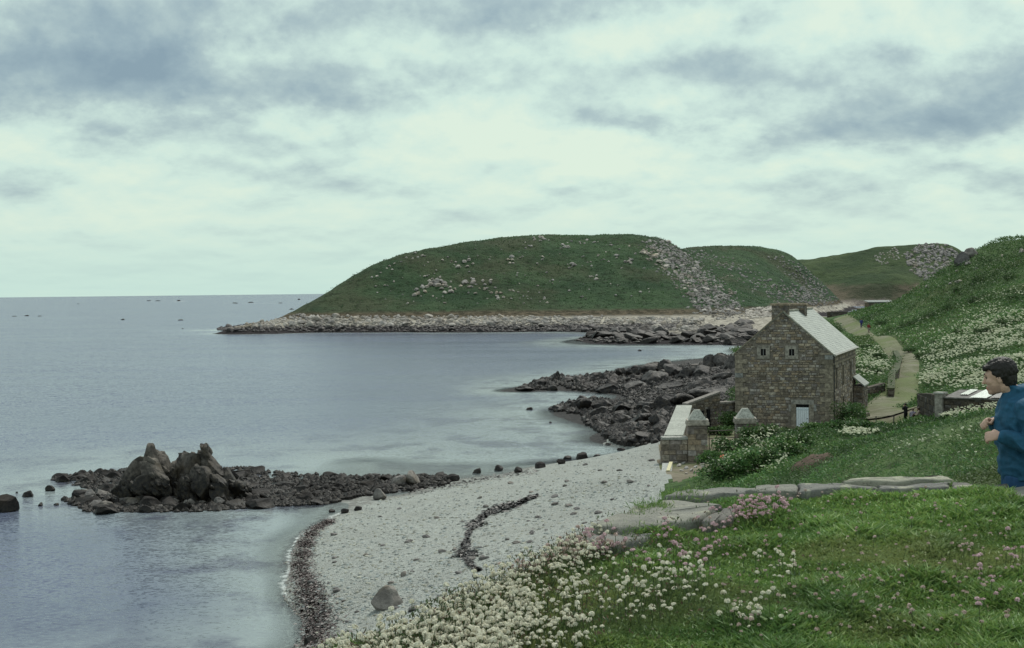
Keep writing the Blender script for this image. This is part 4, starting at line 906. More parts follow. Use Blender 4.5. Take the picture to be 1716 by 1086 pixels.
# roof of pale lichened slates: overlapping rows
M_ROOF, nt = new_mat('pale_slate'); p = wpos(nt)
a = nt.noise(p, .8, 6, .65); b = nt.noise(p, 5, 5, .7); at = nt.n('ShaderNodeAttribute', attribute_name='col').outputs[0]
col = nt.mix(nt.rng(a.outputs[0], .35, .65), (.355, .37, .345), (.43, .45, .41)); col = nt.mix(nt.math('MULTIPLY', nt.rng(b.outputs[0], .5, .3), .35), col, (.22, .23, .2)); col = nt.mix(1.0, col, at, 'MULTIPLY')
finish(nt, col, .85, bump(nt, b.outputs[0], .5, .03), .2)
SL = math.hypot(W2 + .18, (RG - EV) * (W2 + .18) / W2)
for sgn in (-1, 1):
    base = MB(); e = W2 + .16; ze = RG - (RG - EV) * e / W2
    base.hexa([(sgn * e, -.06, ze - .1), (sgn * e, LEN + .06, ze - .1), (sgn * .005, LEN + .06, RG - .1), (sgn * .005, -.06, RG - .1), (sgn * e, -.06, ze), (sgn * e, LEN + .06, ze), (sgn * .005, LEN + .06, RG), (sgn * .005, -.06, RG)], (.6, .6, .6))
    rf = base.build('roof', M_ROOF, house); rows = 26; mb = MB()
    nrm = np.array((sgn * (RG - EV), 0, W2)); nrm = nrm / np.linalg.norm(nrm)
    for i in range(rows):
        t0, t1 = i / rows, (i + 1.12) / rows; y = -.08 - rng.uniform(0, .5)
        while y < LEN + .05:
            w = rng.uniform(.45, .9); a, b = max(y, -.09), min(y + w, LEN + .09); y += w
            if b - a < .05: continue
            def pt(t, yy, off): x = e * (1 - t); return np.array((sgn * x, yy, RG - (RG - EV) * x / W2)) + nrm * off
            t1c = min(t1, 1.0); lo = .03 + rng.uniform(-.006, .01)
            mb.hexa([pt(t0, a + .006, .003), pt(t0, b - .006, .003), pt(t1c, b - .006, .003), pt(t1c, a + .006, .003), pt(t0, a + .006, lo), pt(t0, b - .006, lo), pt(t1c, b - .006, .016), pt(t1c, a + .006, .016)], np.ones(3) * rng.uniform(.96, 1.04))
    tag(mb.build('slates', M_ROOF, rf), kind='stuff')
rd = MB()
for i in range(28): rd.box(-.16, .16, i * LEN / 28 + .01, (i + 1) * LEN / 28 - .01, RG - .03, RG + .1, np.array((.36, .35, .29)) * rng.uniform(.85, 1.1), jit=.006)
rd.build('ridge_tiles', M_STONE, house)
for sgn in (-1, 1):
    g_ = MB(); g_.bar((sgn * (W2 + .24), -.06, EV - .2), (sgn * (W2 + .24), LEN + .06, EV - .2), .11, (.30, .29, .26)); g_.build('gutter', M_METAL, house)
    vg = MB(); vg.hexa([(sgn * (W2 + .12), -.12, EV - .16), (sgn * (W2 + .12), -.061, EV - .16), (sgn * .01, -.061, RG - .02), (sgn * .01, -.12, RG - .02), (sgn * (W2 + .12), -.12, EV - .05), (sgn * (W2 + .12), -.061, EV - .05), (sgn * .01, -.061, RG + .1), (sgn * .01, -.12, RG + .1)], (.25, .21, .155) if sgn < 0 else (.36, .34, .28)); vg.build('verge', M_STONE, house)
pipe = MB(); pipe.bar((W2 + .12, .35, EV - .25), (W2 + .12, .35, 0), .05, (.05, .05, .05)); pipe.build('drainpipe', M_METAL, house)
for (x0, x1, y0, y1, zt) in ((-.98, .42, -.05, .95, 10.6), (-.75, .72, 8.0, 9.1, 10.5)):
    ch = MB(); ch.box(x0 + .03, x1 - .03, y0 + .03, y1 - .03, 8.4, zt - .2, mort); co = ch.build('chimney', M_MORT, house)
    sm = MB()
    for (O, U, N, W) in (((x0 + .03, y0 + .03, 9.0), (1, 0, 0), (0, -1, 0), x1 - x0 - .06), ((x1 - .03, y0 + .03, 9.0), (0, 1, 0), (1, 0, 0), y1 - y0 - .06), ((x0 + .03, y1 - .03, 9.0), (0, -1, 0), (-1, 0, 0), y1 - y0 - .06)):
        for s in courses(W, zt - 9.22, .16, .26, .25, .5, lambda *k: True): stone_on(sm, O, U, ZV, N, s, stone_col(.95), .03, .012, .012)
    tag(sm.build('chimney_stones', M_STONE, co), kind='stuff')
    cp_ = MB(); cp_.box(x0 - .08, x1 + .08, y0 - .08, y1 + .08, zt - .2, zt - .02, (.27, .215, .155), jit=.01); cp_.build('chimney_cap', M_STONE, co)
# small lean-to at the far end
an = MB(); an.box(W2 + .08, W2 + .95, 14.6, LEN + 1.5, -1, 2.6, mort); ao = an.build('annex', M_MORT, house)
sm = MB()
for (O, U, N, W) in (((W2 + .08, 14.6, -.6), (1, 0, 0), (0, -1, 0), .87), ((W2 + .95, 14.6, -.6), (0, 1, 0), (1, 0, 0), 3.9)):
    for s in courses(W, 3.2, .18, .3, .3, .6, lambda *k: True): stone_on(sm, O, U, ZV, N, s, stone_col(1.0))
tag(sm.build('annex_stones', M_STONE, ao), kind='stuff')
ar = MB(); ar.hexa([(W2 + .09, 14.4, 3.4), (W2 + 1.12, 14.4, 2.55), (W2 + 1.12, LEN + 1.6, 2.55), (W2 + .09, LEN + 1.6, 3.4), (W2 + .09, 14.4, 3.52), (W2 + 1.12, 14.4, 2.67), (W2 + 1.12, LEN + 1.6, 2.67), (W2 + .09, LEN + 1.6, 3.52)], (.8, .8, .8)); ar.build('annex_roof', M_ROOF, ao)

# ------------------------------------------------------------------ generic stone wall things
def wall_thing(name, a, b, z0a, z0b, hgt, thick, label, cat='wall', sizes=(.16, .3, .22, .55), n_ind=40, colk=1.0, cope=None, cope_c=(.34, .34, .31), front_only=False, dry=False):
    a, b = np.array(a[:2], float), np.array(b[:2], float); L = np.linalg.norm(b - a); rz = math.atan2(*(b - a)[::-1])
    t = tag(empty(name, (a[0], a[1], 0), rz), label, cat)
    ha, hb = (hgt if isinstance(hgt, tuple) else (hgt, hgt))
    core = MB(); core.hexa([(0, .04, z0a - .6), (L, .04, z0b - .6), (L, thick - .04, z0b - .6), (0, thick - .04, z0a - .6), (0, .04, z0a + ha), (L, .04, z0b + hb), (L, thick - .04, z0b + hb), (0, thick - .04, z0a + ha)], mort * .8 * colk); core.build('core', M_MORT, t)
    zt = lambda u: (z0a + ha) + (z0b + hb - z0a - ha) * u / L
    zmin = min(z0a, z0b) - .3; zmax = max(z0a + ha, z0b + hb)
    def ins(u0, u1, v0, v1): return v1 + zmin < min(zt(u0), zt(u1)) + .05
    masonry(t, (0, .04, zmin), (1, 0, 0), ZV, (0, -1, 0), L, zmax - zmin, ins, sizes, n_ind, colk=colk)
    if not front_only:
        masonry(t, (L, thick - .04, zmin), (-1, 0, 0), ZV, (0, 1, 0), L, zmax - zmin, lambda u0, u1, v0, v1: ins(L - u1, L - u0, v0, v1), sizes, 0, colk=colk)
        for (O, U, N, W, zz) in (((0, thick - .04, zmin), (0, -1, 0), (-1, 0, 0), thick - .08, zt(0)), ((L, .04, zmin), (0, 1, 0), (1, 0, 0), thick - .08, zt(L))):
            masonry(t, O, U, ZV, N, W, zz - zmin, lambda *k: True, sizes, 0, colk=colk)
    if cope:
        u = 0
        while u < L:
            w = min(rng.uniform(.7, 1.3) * cope, L - u)
            if w > .05:
                c = np.array(cope_c) * rng.uniform(.85, 1.1); one = MB(); z_0, z_1 = zt(u), zt(u + w)
                one.hexa([(u + .006, -.06, z_0 + .002), (u + w - .006, -.06, z_1 + .002), (u + w - .006, thick + .06, z_1 + .002), (u + .006, thick + .06, z_0 + .002), (u + .006, -.06, z_0 + .16), (u + w - .006, -.06, z_1 + .16), (u + w - .006, thick + .06, z_1 + .16), (u + .006, thick + .06, z_0 + .16)], c)
                one.build('coping_stone', M_SLAB, t)
            u += w
    return t
# courtyard: gate pillars, gate, walls
def pillar(px, d, zb, label):
    x = (px - CX) / F_PX * d; t = tag(empty('gate_pillar', (x, d, zb), R(-4)), label, 'gate pillar', 'stone gate pillars of the courtyard')
    z = -.6; k = 0
    while z < 2.45:
        h = min(.36, 2.5 - z); w = .64; c1, c2 = (stone_col(1.45) for _ in range(2)); s = rng.uniform(-.25, .25)
        for (a, b, c) in ((-w, s - .006, c1), (s + .006, w, c2)):
            one = MB(); one.box(a, b, -w, w, z + .008, z + h - .008, c, jit=.01); one.build('stone_block', M_STONE, t)
        z += h
    one = MB(); one.box(-.76, .76, -.76, .76, 2.51, 2.68, (.30, .27, .23)); one.box(-.72, .72, -.72, .72, 2.682, 2.86, (.33, .30, .26)); one.build('cornice', M_STONE, t)
    b_, c_ = .62, .2; one = MB(); one.hexa([(-b_, -b_, 2.862), (b_, -b_, 2.862), (b_, b_, 2.862), (-b_, b_, 2.862), (-c_, -c_, 3.5), (c_, -c_, 3.5), (c_, c_, 3.5), (-c_, c_, 3.5)], (.36, .36, .32)); one.build('pyramid_cap', M_SLAB, t)
    return t
GB = 2.45
pillar(1167, 95, GB, 'square stone gate pillar with pyramid cap joined to the low wall'); pillar(1247.5, 97, 2.35, 'square stone gate pillar with pyramid cap half hidden by bushes')
gt = tag(empty('metal_gate', ((1186 - CX) / F_PX * 95.6, 95.6, GB), R(0)), 'rusty gate of thin horizontal bars between the two stone pillars', 'gate')
for z in (.85, 1.5, 2.0):
    b_ = MB(); b_.bar((0, 0, z), (1.95, .9, z - .03), .028, (.05, .035, .028)); b_.build('bar', M_METAL, gt)
for u in (.02, .98):
    b_ = MB(); b_.bar((1.95 * u, .9 * u, .3), (1.95 * u, .9 * u, 2.1), .03, (.05, .035, .028)); b_.build('gate_post', M_METAL, gt)
wall_thing('garden_wall', ((1108 - CX) / F_PX * 94.6, 94.6), ((1151 - CX) / F_PX * 94.6, 94.6), 2.5, 2.5, 1.5, .9, 'short dressed stone wall joining the left gate pillar', cope=1.0, sizes=(.3, .42, .4, .85), n_ind=40, colk=1.4)
x0 = (1109 - CX) / F_PX * 95.6; x1 = (1131 - CX) / F_PX * 118
wall_thing('garden_wall', (x1 + .15, 118), (x0 + .15, 95.6), 2.2, 2.4, (2.05, 1.65), -1.15 * -1, 'long courtyard wall with broad pale flat top facing the sea', cope=1.1, sizes=(.25, .4, .35, .8), n_ind=60, colk=1.2, cope_c=(.34, .35, .31))
ZO = 2.15
ru = wall_thing('ruined_outbuilding', ((1150 - CX) / F_PX * 119, 119), ((1206 - CX) / F_PX * 121.5, 121.5), 2.1, 2.1, (2.2, 3.0), .5, 'low ruined outbuilding with sloping top and two dark slits', 'outbuilding', cope=.9, cope_c=(.22, .2, .18), n_ind=60)
for u in (1.55, 2.35):
    pn = MB(); pn.box(u, u + .34, -.13, .1, .9 + 1.0, 3.6 + .3 * u * .3); add('slit_shade', np.concatenate(pn.v), np.concatenate(pn.f), M_DARK, ru)  # black box on the wall face, the shade in the slit painted as colour
wall_thing('ruined_wall', ((1204 - CX) / F_PX * 122.5, 122.5), ((1238 - CX) / F_PX * 123.5, 123.5), 2.1, 2.1, 2.0, .5, 'broken stone wall between the ruined outbuilding and the house', sizes=(.2, .35, .3, .6), n_ind=30, cope=.8, cope_c=(.3, .27, .24))
# concrete ramp with the yellow plank, orange buoy, rubble at pillar foot
def block_px(name, px0, px1, py0, py1, z, th, c, label, cat, d=None):
    qd = [PZ(px0, py1, z), PZ(px1, py1, z), PZ(px1 + 3, py0, z), PZ(px0 + 3, py0, z)]
    o = np.mean(qd, 0); mb = MB(); mb.hexa([tuple(np.array(k) - o - (0, 0, th)) for k in qd] + [tuple(np.array(k) - o) for k in qd], c); return tag(mb.build(name, M_SLAB, loc=o), label, cat)
block_px('concrete_slab', 1107, 1124, 776, 806, 2.75, .9, (.33, .34, .32), 'grey concrete slab below the courtyard wall corner', 'slab')
a, b = np.array(PZ(1119.5, 789.5, 2.80)), np.array(PZ(1124.5, 775, 2.80)); mb = MB(); dlt = b - a
mb.box(-.11, .11, 0, float(np.linalg.norm(dlt[:2])), 0, .05, (.52, .47, .27)); o = tag(mb.build('plank', M_PAINT, loc=a), 'yellow plank lying on the grey concrete slab', 'plank'); o.rotation_euler = (0, 0, math.atan2(-dlt[0], dlt[1]))
def buoy():
    (x, y, z), = hit([1209], [770], H, 60, 140)[0]
    x, y = (1209 - CX) / F_PX * 88.0, 88.0; z = P(1209, 767, 88.0)[2]
    V, F = ICO[3]; k = 1 - .25 * np.clip(V[:, 2], 0, 1); V = np.stack([V[:, 0] * .17 * k, V[:, 1] * .17 * k, V[:, 2] * .21], -1)
    t = tag(add('buoy', V, F, M_PAINT, smooth=True, col=np.tile((.75, .15, .07), (len(V), 1)), loc=(x, y, z)), 'small orange buoy by the bushes near the gate', 'buoy')
    m = MB(); m.bar((0, 0, .19), (0, 0, .3), .025, (.6, .12, .06)); m.build('eye', M_PAINT, t)
buoy()
rb = Rocks('fallen_stone', M_HILLR, shapes=SMALLS)
for i, (px, py, w) in enumerate([(1150, 786, 10), (1158, 790, 9), (1166, 784, 8), (1142, 790, 8), (1178, 783, 7), (1176, 780, 9), (1138, 782, 9), (1165, 793, 8), (1150, 795, 7), (1188, 776, 6), (1145, 778, 8), (1196, 792, 5)]):
    (x, y, z), = hit([px], [py], H, 60, 140)[0]; k = y / F_PX * w / 2
    rb.put(x, y, z + k * .3, k * 1.2, k, k * .8, 'fallen stone in the rubble at the gate pillar foot', 'rubble stones at the gate pillar', 'stone', .3)
# walls on the landward side
def on(px, py, y0=60, y1=420):
    return hit([px], [py], H, y0, y1)[0][0]
tw = [P(1488, 655, 143)[:2], P(1490, 645, 152)[:2], P(1498, 626, 167)[:2], P(1503, 606, 184)[:2], P(1496, 594, 200)[:2]]
for i, (a, b) in enumerate(zip(tw[:-1], tw[1:])):
    za, zb = float(H(*a)), float(H(*b))
    wall_thing('field_wall', b, a, zb, za, .85, .6, ['field wall end piece standing at the near bend of the track', 'stretch of mossy field wall next to the near wall end', 'stretch of mossy field wall at mid track bend', 'far piece of the mossy field wall along the track'][i], sizes=(.25, .4, .35, .8), n_ind=10, colk=.6, cope=.5, cope_c=(.05, .062, .025))
p0, p1 = P(1440, 661, 142), P(1484, 654, 146)
wall_thing('retaining_wall', p0, p1, float(H(*p0[:2])) - .3, float(H(*p1[:2])) - .3, 1.2, .6, 'low brown retaining wall under bushes behind the house corner', sizes=(.2, .35, .3, .7), n_ind=20, colk=.7)
p0, p1 = P(1437, 699, 121), P(1458, 697, 124)
wall_thing('low_wall', p0, p1, 2.3, 2.4, .7, .6, 'knee high stone wall stub at the house corner', n_ind=16, colk=.9)
p0, p1 = P(1537, 694, 107), P(1570, 694, 99)
wall_thing('bank_wall', p0, p1, 3.6, 4.9, (2.4, 1.6), .9, 'dark mossy stone bank between the track and the shed', sizes=(.25, .5, .3, .8), n_ind=30, colk=.42)
# ruined shed with corrugated sheets
sh0 = np.array(P(1569, 690, 97)); sh1 = np.array(P(1740, 690, 92)); zsh = 5.2
ss = wall_thing('ruined_shed', sh0[:2], sh1[:2], zsh, 5.7, (1.25, .85), .35, 'ruined roadside shed with dark wall and corrugated sheet roof', 'shed', n_ind=40, colk=.55)
pl_ = MB(); pl_.box(-.02, .55, -.2, .4, zsh - .6, zsh + 1.5, (.26, .24, .21)); pl_.box(-.1, .62, -.27, .47, zsh + 1.502, zsh + 1.62, (.33, .32, .29)); pl_.build('pillar', M_STONE, ss)
rf_ = MB(); rf_.hexa([(.6, -.1, zsh + 1.22), (6.6, -.1, zsh + 1.27), (6.6, 2.2, zsh + 1.7), (.6, 2.2, zsh + 1.6), (.6, -.1, zsh + 1.30), (6.6, -.1, zsh + 1.35), (6.6, 2.2, zsh + 1.78), (.6, 2.2, zsh + 1.68)], (.17, .16, .15)); rf_.build('roof', M_STONE, ss)
def sheet(u0, u1, v0, v1, c):
    n = int((u1 - u0) / .035); uu = np.linspace(u0, u1, n); vv = np.array([v0, (v0 + v1) / 2, v1])
    U, Vv = np.meshgrid(uu, vv, indexing='ij'); Z = zsh + 1.39 + .17 * (Vv + .1) + .025 * np.cos(U * 2 * math.pi / .14) + (U - .6) * .008
    add('corrugated_sheet', np.stack([U, Vv, Z], -1).reshape(-1, 3), grid_quads(n, 3), M_METAL, ss, smooth=True, col=np.tile(c, (n * 3, 1)))
sheet(2.55, 3.75, -.25, 2.1, (.62, .66, .60)); sheet(1.45, 2.05, .5, 2.0, (.50, .54, .47)); sheet(3.9, 5.2, -.1, 2.1, (.2, .19, .18))
# fence by the yard
fn = tag(empty('post_fence', (0, 0, 0)), 'thin post and rail fence on the slope edge before the yard', 'fence')
fp_ = [P(1434, 716, 101), P(1467, 712, 102.5), P(1497, 709, 104)]; tops = []
for (x, y, z) in fp_:
    zg = float(H(x, y)); b_ = MB(); b_.bar((x, y, zg - .3), (x + .05, y, z + .62), .045, (.075, .065, .055)); b_.build('post', M_METAL, fn); tops.append((x + .05, y, z + .58))
for a, b in zip(tops[:-1], tops[1:]):
    b_ = MB(); b_.bar(a, b, .012, (.07, .06, .05)); b_.build('rail', M_METAL, fn)
# far wall and huts at the end of the track
p0, p1 = P(1386, 532, 398), P(1442, 532, 392)
wall_thing('boundary_wall', p0, p1, 5.9, 6.0, 1.4, .8, 'low dark wall across the end of the track by the inlet', sizes=(.4, .7, .6, 1.4), n_ind=0, colk=.5)
def hut(px0, px1, ptop, pbot, d, dep, label, roofc, slope=.25):
    x0, x1 = (px0 - CX) / F_PX * d, (px1 - CX) / F_PX * d; zt = P(px0, ptop, d)[2]; zb = P(px0, pbot, d)[2]
    t = tag(empty('stone_hut', ((x0 + x1) / 2, d, zb)), label, 'hut'); w = (x1 - x0) / 2; h = zt - zb
    m = MB(); m.box(-w, w, 0, dep, -1.5, h, (.16, .125, .09)); m.build('wall', M_MORT, t)
    r_ = MB(); r_.hexa([(-w - .2, -.25, h), (w + .2, -.25, h), (w + .2, dep + .2, h + slope), (-w - .2, dep + .2, h + slope), (-w - .2, -.25, h + .14), (w + .2, -.25, h + .14), (w + .2, dep + .2, h + slope + .14), (-w - .2, dep + .2, h + slope + .14)], roofc); r_.build('roof', M_STONE, t)
    masonry(t, (-w, 0, -.6), (1, 0, 0), ZV, (0, -1, 0), 2 * w, h + .55, lambda *k: True, (.3, .5, .5, 1.1), 0, colk=.9)
hut(1456, 1497, 507, 522, 352, 4, 'small brown stone hut with pale flat roof at the end of the track', (.23, .24, .23), .4); hut(1441, 1480, 518, 530, 338, 3, 'lower dark stone hut in front of the pale-roofed hut', (.13, .11, .09), .1)
# ------------------------------------------------------------------ vegetation
def leaves(name, Pts, k, size, cols, label, mat=None, up=.5, width=.4, spread=.5, vsp=.35, parent=None, kind='stuff'):
    """k leaf-sized diamonds round each point; size and cols per point"""
    n = len(Pts); Pp = np.repeat(np.asarray(Pts, float), k, 0); s = np.repeat(np.broadcast_to(size, (n,)), k) * rng.uniform(.6, 1.3, n * k); C = np.repeat(cols, k, 0) * rng.uniform(.75, 1.3, (n * k, 1))
    Pp = Pp + np.stack([rng.normal(size=n * k) * spread, rng.normal(size=n * k) * spread, rng.uniform(-.2, 1, n * k) * vsp], -1) * s[:, None] * 2
    d = rng.normal(size=(n * k, 3)); d[:, 2] = np.abs(d[:, 2]) * up + .15; d /= np.linalg.norm(d, axis=1, keepdims=True)
    e = np.cross(d, rng.normal(size=(n * k, 3))); e /= np.linalg.norm(e, axis=1, keepdims=True) + 1e-9
    L = s[:, None]; W = L * width
    V = np.stack([Pp, Pp + d * L * .5 + e * W * .5, Pp + d * L, Pp + d * L * .5 - e * W * .5], 1).reshape(-1, 3)
    F = np.arange(n * k * 4).reshape(-1, 4)
    o = add(name, V, F, mat or M_LEAF, parent, False, np.repeat(C, 4, 0)); 
    if kind: tag(o, label, kind=kind)
    return o
GREENS = np.array((1.75, 1.9, 2.2)) * np.array([(.046, .085, .020), (.062, .105, .026), (.032, .064, .018), (.080, .115, .034), (.048, .094, .028)])
def greens(n, x=None, y=None, sc=.2, dry=.15, seed=0):
    c = GREENS[rng.integers(0, len(GREENS), n)]
    if x is not None:
        m = fbm(x, y, sc, 3, 70 + seed); c = c * (1 + .85 * m)[:, None]
        dd = sstep(.1, .5, fbm(x, y, sc * .6, 2, 90 + seed))[:, None] * dry; c = c * (1 - dd) + np.array((.11, .105, .045)) * dd
    return c
def ground_scatter(n, y0, y1, u0, u1, fun, off=22, keep=None):
    """denser near the viewer's hill, thinning with distance like the detail one can see"""
    y = np.exp(rng.uniform(math.log(y0), math.log(y1), n)); x = rng.uniform(u0, u1, n) * (y + off)
    if keep is not None: m = keep(x, y); x, y = x[m], y[m]
    return x, y, fun(x, y)
shore_keep = lambda x, y: veg_mask(x, y) & ~house_mask(x, y, .6) & ~((y > 338) & (x < 64 + (y - 338) * .26))
# rank grass and herbs on the near slope
x, y, z = ground_scatter(90000, 11, 58, .02, .44, H, keep=shore_keep)
hump = np.clip(fbm(x, y, .45, 3, 77), -.1, 1)
leaves('slope_herbs', np.stack([x, y, z + hump * .35 - .05], -1), 5, .045 + .0016 * y, greens(len(x), x, y, .25, .35) * .88, 'rank grass and herbs covering the slope below the lawn', width=.22, vsp=.6)
x, y, z = ground_scatter(90000, 58, 135, .10, .46, H, keep=shore_keep)
hump = np.clip(fbm(x, y, .3, 3, 78), -.1, 1)
leaves('slope_herbs', np.stack([x, y, z + hump * .65 - .1], -1), 5, .06 + .0012 * y, greens(len(x), x, y, .18, .25, 1) * .8, 'leafy undergrowth on the slope above the house', width=.45, vsp=.5)
x, y, z = ground_scatter(120000, 130, 330, .10, .46, H, keep=shore_keep)
hump = np.clip(fbm(x, y, .12, 3, 79), -.3, 1)
leaves('hill_herbs', np.stack([x, y, z + hump * .7], -1), 4, .09 + .0009 * y, greens(len(x), x, y, .06, .3, 2) * .82, 'deep grass and bracken covering the hill beside the track', width=.5, vsp=.5)
# small low cover on the headland
q = sample_poly([(500, 522), (540, 495), (600, 460), (650, 434), (700, 422), (850, 406), (920, 397), (1040, 394), (1110, 404), (1230, 422), (1340, 435), (1390, 495), (1250, 525), (1100, 522)], 26000)
dd_ = rng.uniform(528, 860, 26000); 
x = (q[:, 0] - CX) / F_PX * dd_; z = HH(x, dd_); kk = z > 7.5; x, yy_, z = x[kk], dd_[kk], z[kk]
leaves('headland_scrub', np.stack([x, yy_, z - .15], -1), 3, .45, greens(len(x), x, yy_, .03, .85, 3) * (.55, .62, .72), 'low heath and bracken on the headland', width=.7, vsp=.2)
for a, b in zip(tw[:-1], tw[1:]):            # growth over the field wall
    t = rng.uniform(0, 1, 90); x = a[0] + (b[0] - a[0]) * t + rng.normal(size=90) * .3; y = a[1] + (b[1] - a[1]) * t + rng.normal(size=90) * .2
    leaves('wall_herbs', np.stack([x, y, H(x, y) + rng.uniform(.1, 1.0, 90)], -1), 4, .2, greens(90) * .8, 'moss and herbs growing over the field wall', width=.5, vsp=.4)
# bushes: dense leafy things beside the gate and along the house
def bush(px, py, d, w, h, label, k=900, flowers=60, group=None, dark=1.0):
    x, _, z = P(px, py, d); z = float(H(x, d)) if abs(float(H(x, d)) - z) < 1.2 else z
    t = tag(empty('shrub', (x, d, z)), label, 'shrub', group)
    nlob = 7; cen_ = np.stack([rng.normal(size=nlob) * w * .28, rng.normal(size=nlob) * w * .22, rng.uniform(.25, .7, nlob) * h], -1); rad = rng.uniform(.25, .42, nlob) * min(w, h * 1.5)
    i = rng.integers(0, nlob, k); dirs = rng.normal(size=(k, 3)); dirs /= np.linalg.norm(dirs, axis=1, keepdims=True)
    q = cen_[i] + dirs * (rad[i] * rng.uniform(.55, 1.05, k))[:, None]; q = q[q[:, 2] > -.1]
    leaves('foliage', q, 4, .17, greens(len(q), q[:, 0] + x, q[:, 1] + d, .9, .2, 5) * dark, None, width=.55, vsp=.2, parent=t, kind=None)
    st = MB()
    for c in cen_: st.bar((c[0] * .2, c[1] * .2, -.3), tuple(c), .03, (.06, .045, .03))
    st.build('stem', M_METAL, t)
    if flowers:
        q = cen_[rng.integers(0, nlob, flowers)]; dirs = rng.normal(size=(flowers, 3)); dirs[:, 2] = np.abs(dirs[:, 2]) * .8; dirs[:, 1] = -np.abs(dirs[:, 1]); dirs /= np.linalg.norm(dirs, axis=1, keepdims=True)
        q = q + dirs * min(w, h * 1.5) * .40
        umbels('flower', q, .062, None, t)
    return t
def umbels(name, q, r, label, parent=None, col=(.58, .60, .42), kind=None):
    n = len(q); r = np.broadcast_to(r, (n,)) * rng.uniform(.5, 1.25, n); a = np.arange(6) * math.pi / 3
    ring = np.stack([np.cos(a), np.sin(a), np.zeros(6)], -1)
    nrm = rng.normal(size=(n, 3)) * .35 + np.array((0, -.35, 1)); nrm /= np.linalg.norm(nrm, axis=1, keepdims=True)
    u = np.cross(nrm, (1, 0, 0)); u /= np.linalg.norm(u, axis=1, keepdims=True); v = np.cross(nrm, u)
    V = q[:, None] + (u[:, None] * ring[None, :, 0:1] + v[:, None] * ring[None, :, 1:2]) * r[:, None, None] * rng.uniform(.75, 1.1, (n, 6, 1)); Ct = q + nrm * r[:, None] * .35
    V = np.concatenate([V, Ct[:, None]], 1).reshape(-1, 3); F = np.array([(i, (i + 1) % 6, 6) for i in range(6)]); F = (np.arange(n)[:, None, None] * 7 + F[None]).reshape(-1, 3)
    c = np.repeat(np.array(col) * rng.uniform(.7, 1.15, (n, 1)), 7, 0)
    o = add(name, V, F, M_PETAL, parent, False, c)
    if kind or label: tag(o, label, kind=kind)
    return o
for (px, py, d, w, h, lab, fl) in [(1222, 792, 76, 1.7, 1.1, 'white-flowered bush at the lower left end of the thicket by the gate', 70), (1255, 782, 80, 2.1, 1.0, 'white-flowered bush below the half hidden gate pillar', 90), (1238, 800, 72, 1.8, 1.0, 'flowering bush at the foot of the thicket just above the lawn edge', 70), (1290, 768, 86, 2.2, .8, 'leafy bush between the half hidden pillar and the house gable', 40),
                                   (1290, 795, 70, 2.4, 1.0, 'leafy bush at the thicket foot left of the red soil scar', 70), (1325, 745, 94, 2.2, .55, 'green bush in front of the gable below the white door', 30), (1375, 742, 97, 2.4, .5, 'green bush in front of the near house corner', 26), (1330, 775, 78, 2.0, .9, 'leafy bush overhanging the red soil scar', 20),
                                   (1345, 758, 86, 2.6, .8, 'broad leafy bush in the middle of the thicket below the gable', 50), (1385, 752, 90, 2.8, .7, 'broad leafy bush at the upper right of the thicket below the house corner', 40), (1310, 785, 76, 2.2, .9, 'leafy bush at the middle front of the thicket', 60), (1440, 735, 88, 2.4, .6, 'low leafy bush at the right end of the thicket', 30), (1268, 750, 88, 1.5, .8, 'small bush touching the half hidden pillar', 40),
                                   (1418, 706, 113, 2.6, 1.2, 'dark bush against the long side wall of the house', 6), (1435, 694, 122, 2.2, 1.2, 'dark bush near the far end of the house side wall', 0), (1450, 722, 95, 2.6, .9, 'bush with white flower heads by the thin fence', 60), (1410, 736, 96, 2.2, .5, 'bush with white flower heads below the near house corner', 50),
                                   (1222, 705, 119, 1.6, 1.2, 'green bush in the courtyard corner against the house', 0), (1205, 712, 114, 1.5, .5, 'low weeds along the ruined outbuilding', 0), (1192, 776, 92, .8, .5, 'small weedy tuft at the gate pillar foot', 0)]:
    bush(px, py, d, w, h, lab, 800, fl, None, .8)
# red soil scar
gpx = [(1335, 797), (1345, 782), (1362, 765), (1382, 755), (1390, 762), (1386, 778), (1372, 792), (1350, 800)]
(sx_, sy_, sz_), = hit([1362], [782], H, 20, 110)[0]
n = 14; U, Vv = np.meshgrid(np.linspace(-1, 1, n), np.linspace(-1, 1, n), indexing='ij'); rr = np.maximum(np.abs(U), np.abs(Vv)); ang = np.arctan2(Vv, U); rad = rr * (1 + .25 * vnoise(np.cos(ang) * 2 + 5, np.sin(ang) * 2))
X = sx_ + np.cos(ang) * rad * .75 + np.sin(ang) * rad * .35; Y = sy_ + np.sin(ang) * rad * 3.6
M_SOIL, nt = new_mat('red_soil'); p = wpos(nt); a = nt.noise(p, 2.5, 6, .7)
finish(nt, nt.mix(nt.rng(a.outputs[0], .35, .65), (.060, .042, .032), (.115, .082, .062)), .95, bump(nt, a.outputs[0], .9, .1), .1)
Zs = H(X, Y) + .42 * (1 - rr ** 4) - .05 + .12 * vnoise(X * 2, Y * 2); tag(add('soil_scar', np.stack([X, Y, Zs], -1).reshape(-1, 3), grid_quads(n, n), M_SOIL, smooth=True), 'bare reddish soil scar in the green slope', kind='structure')
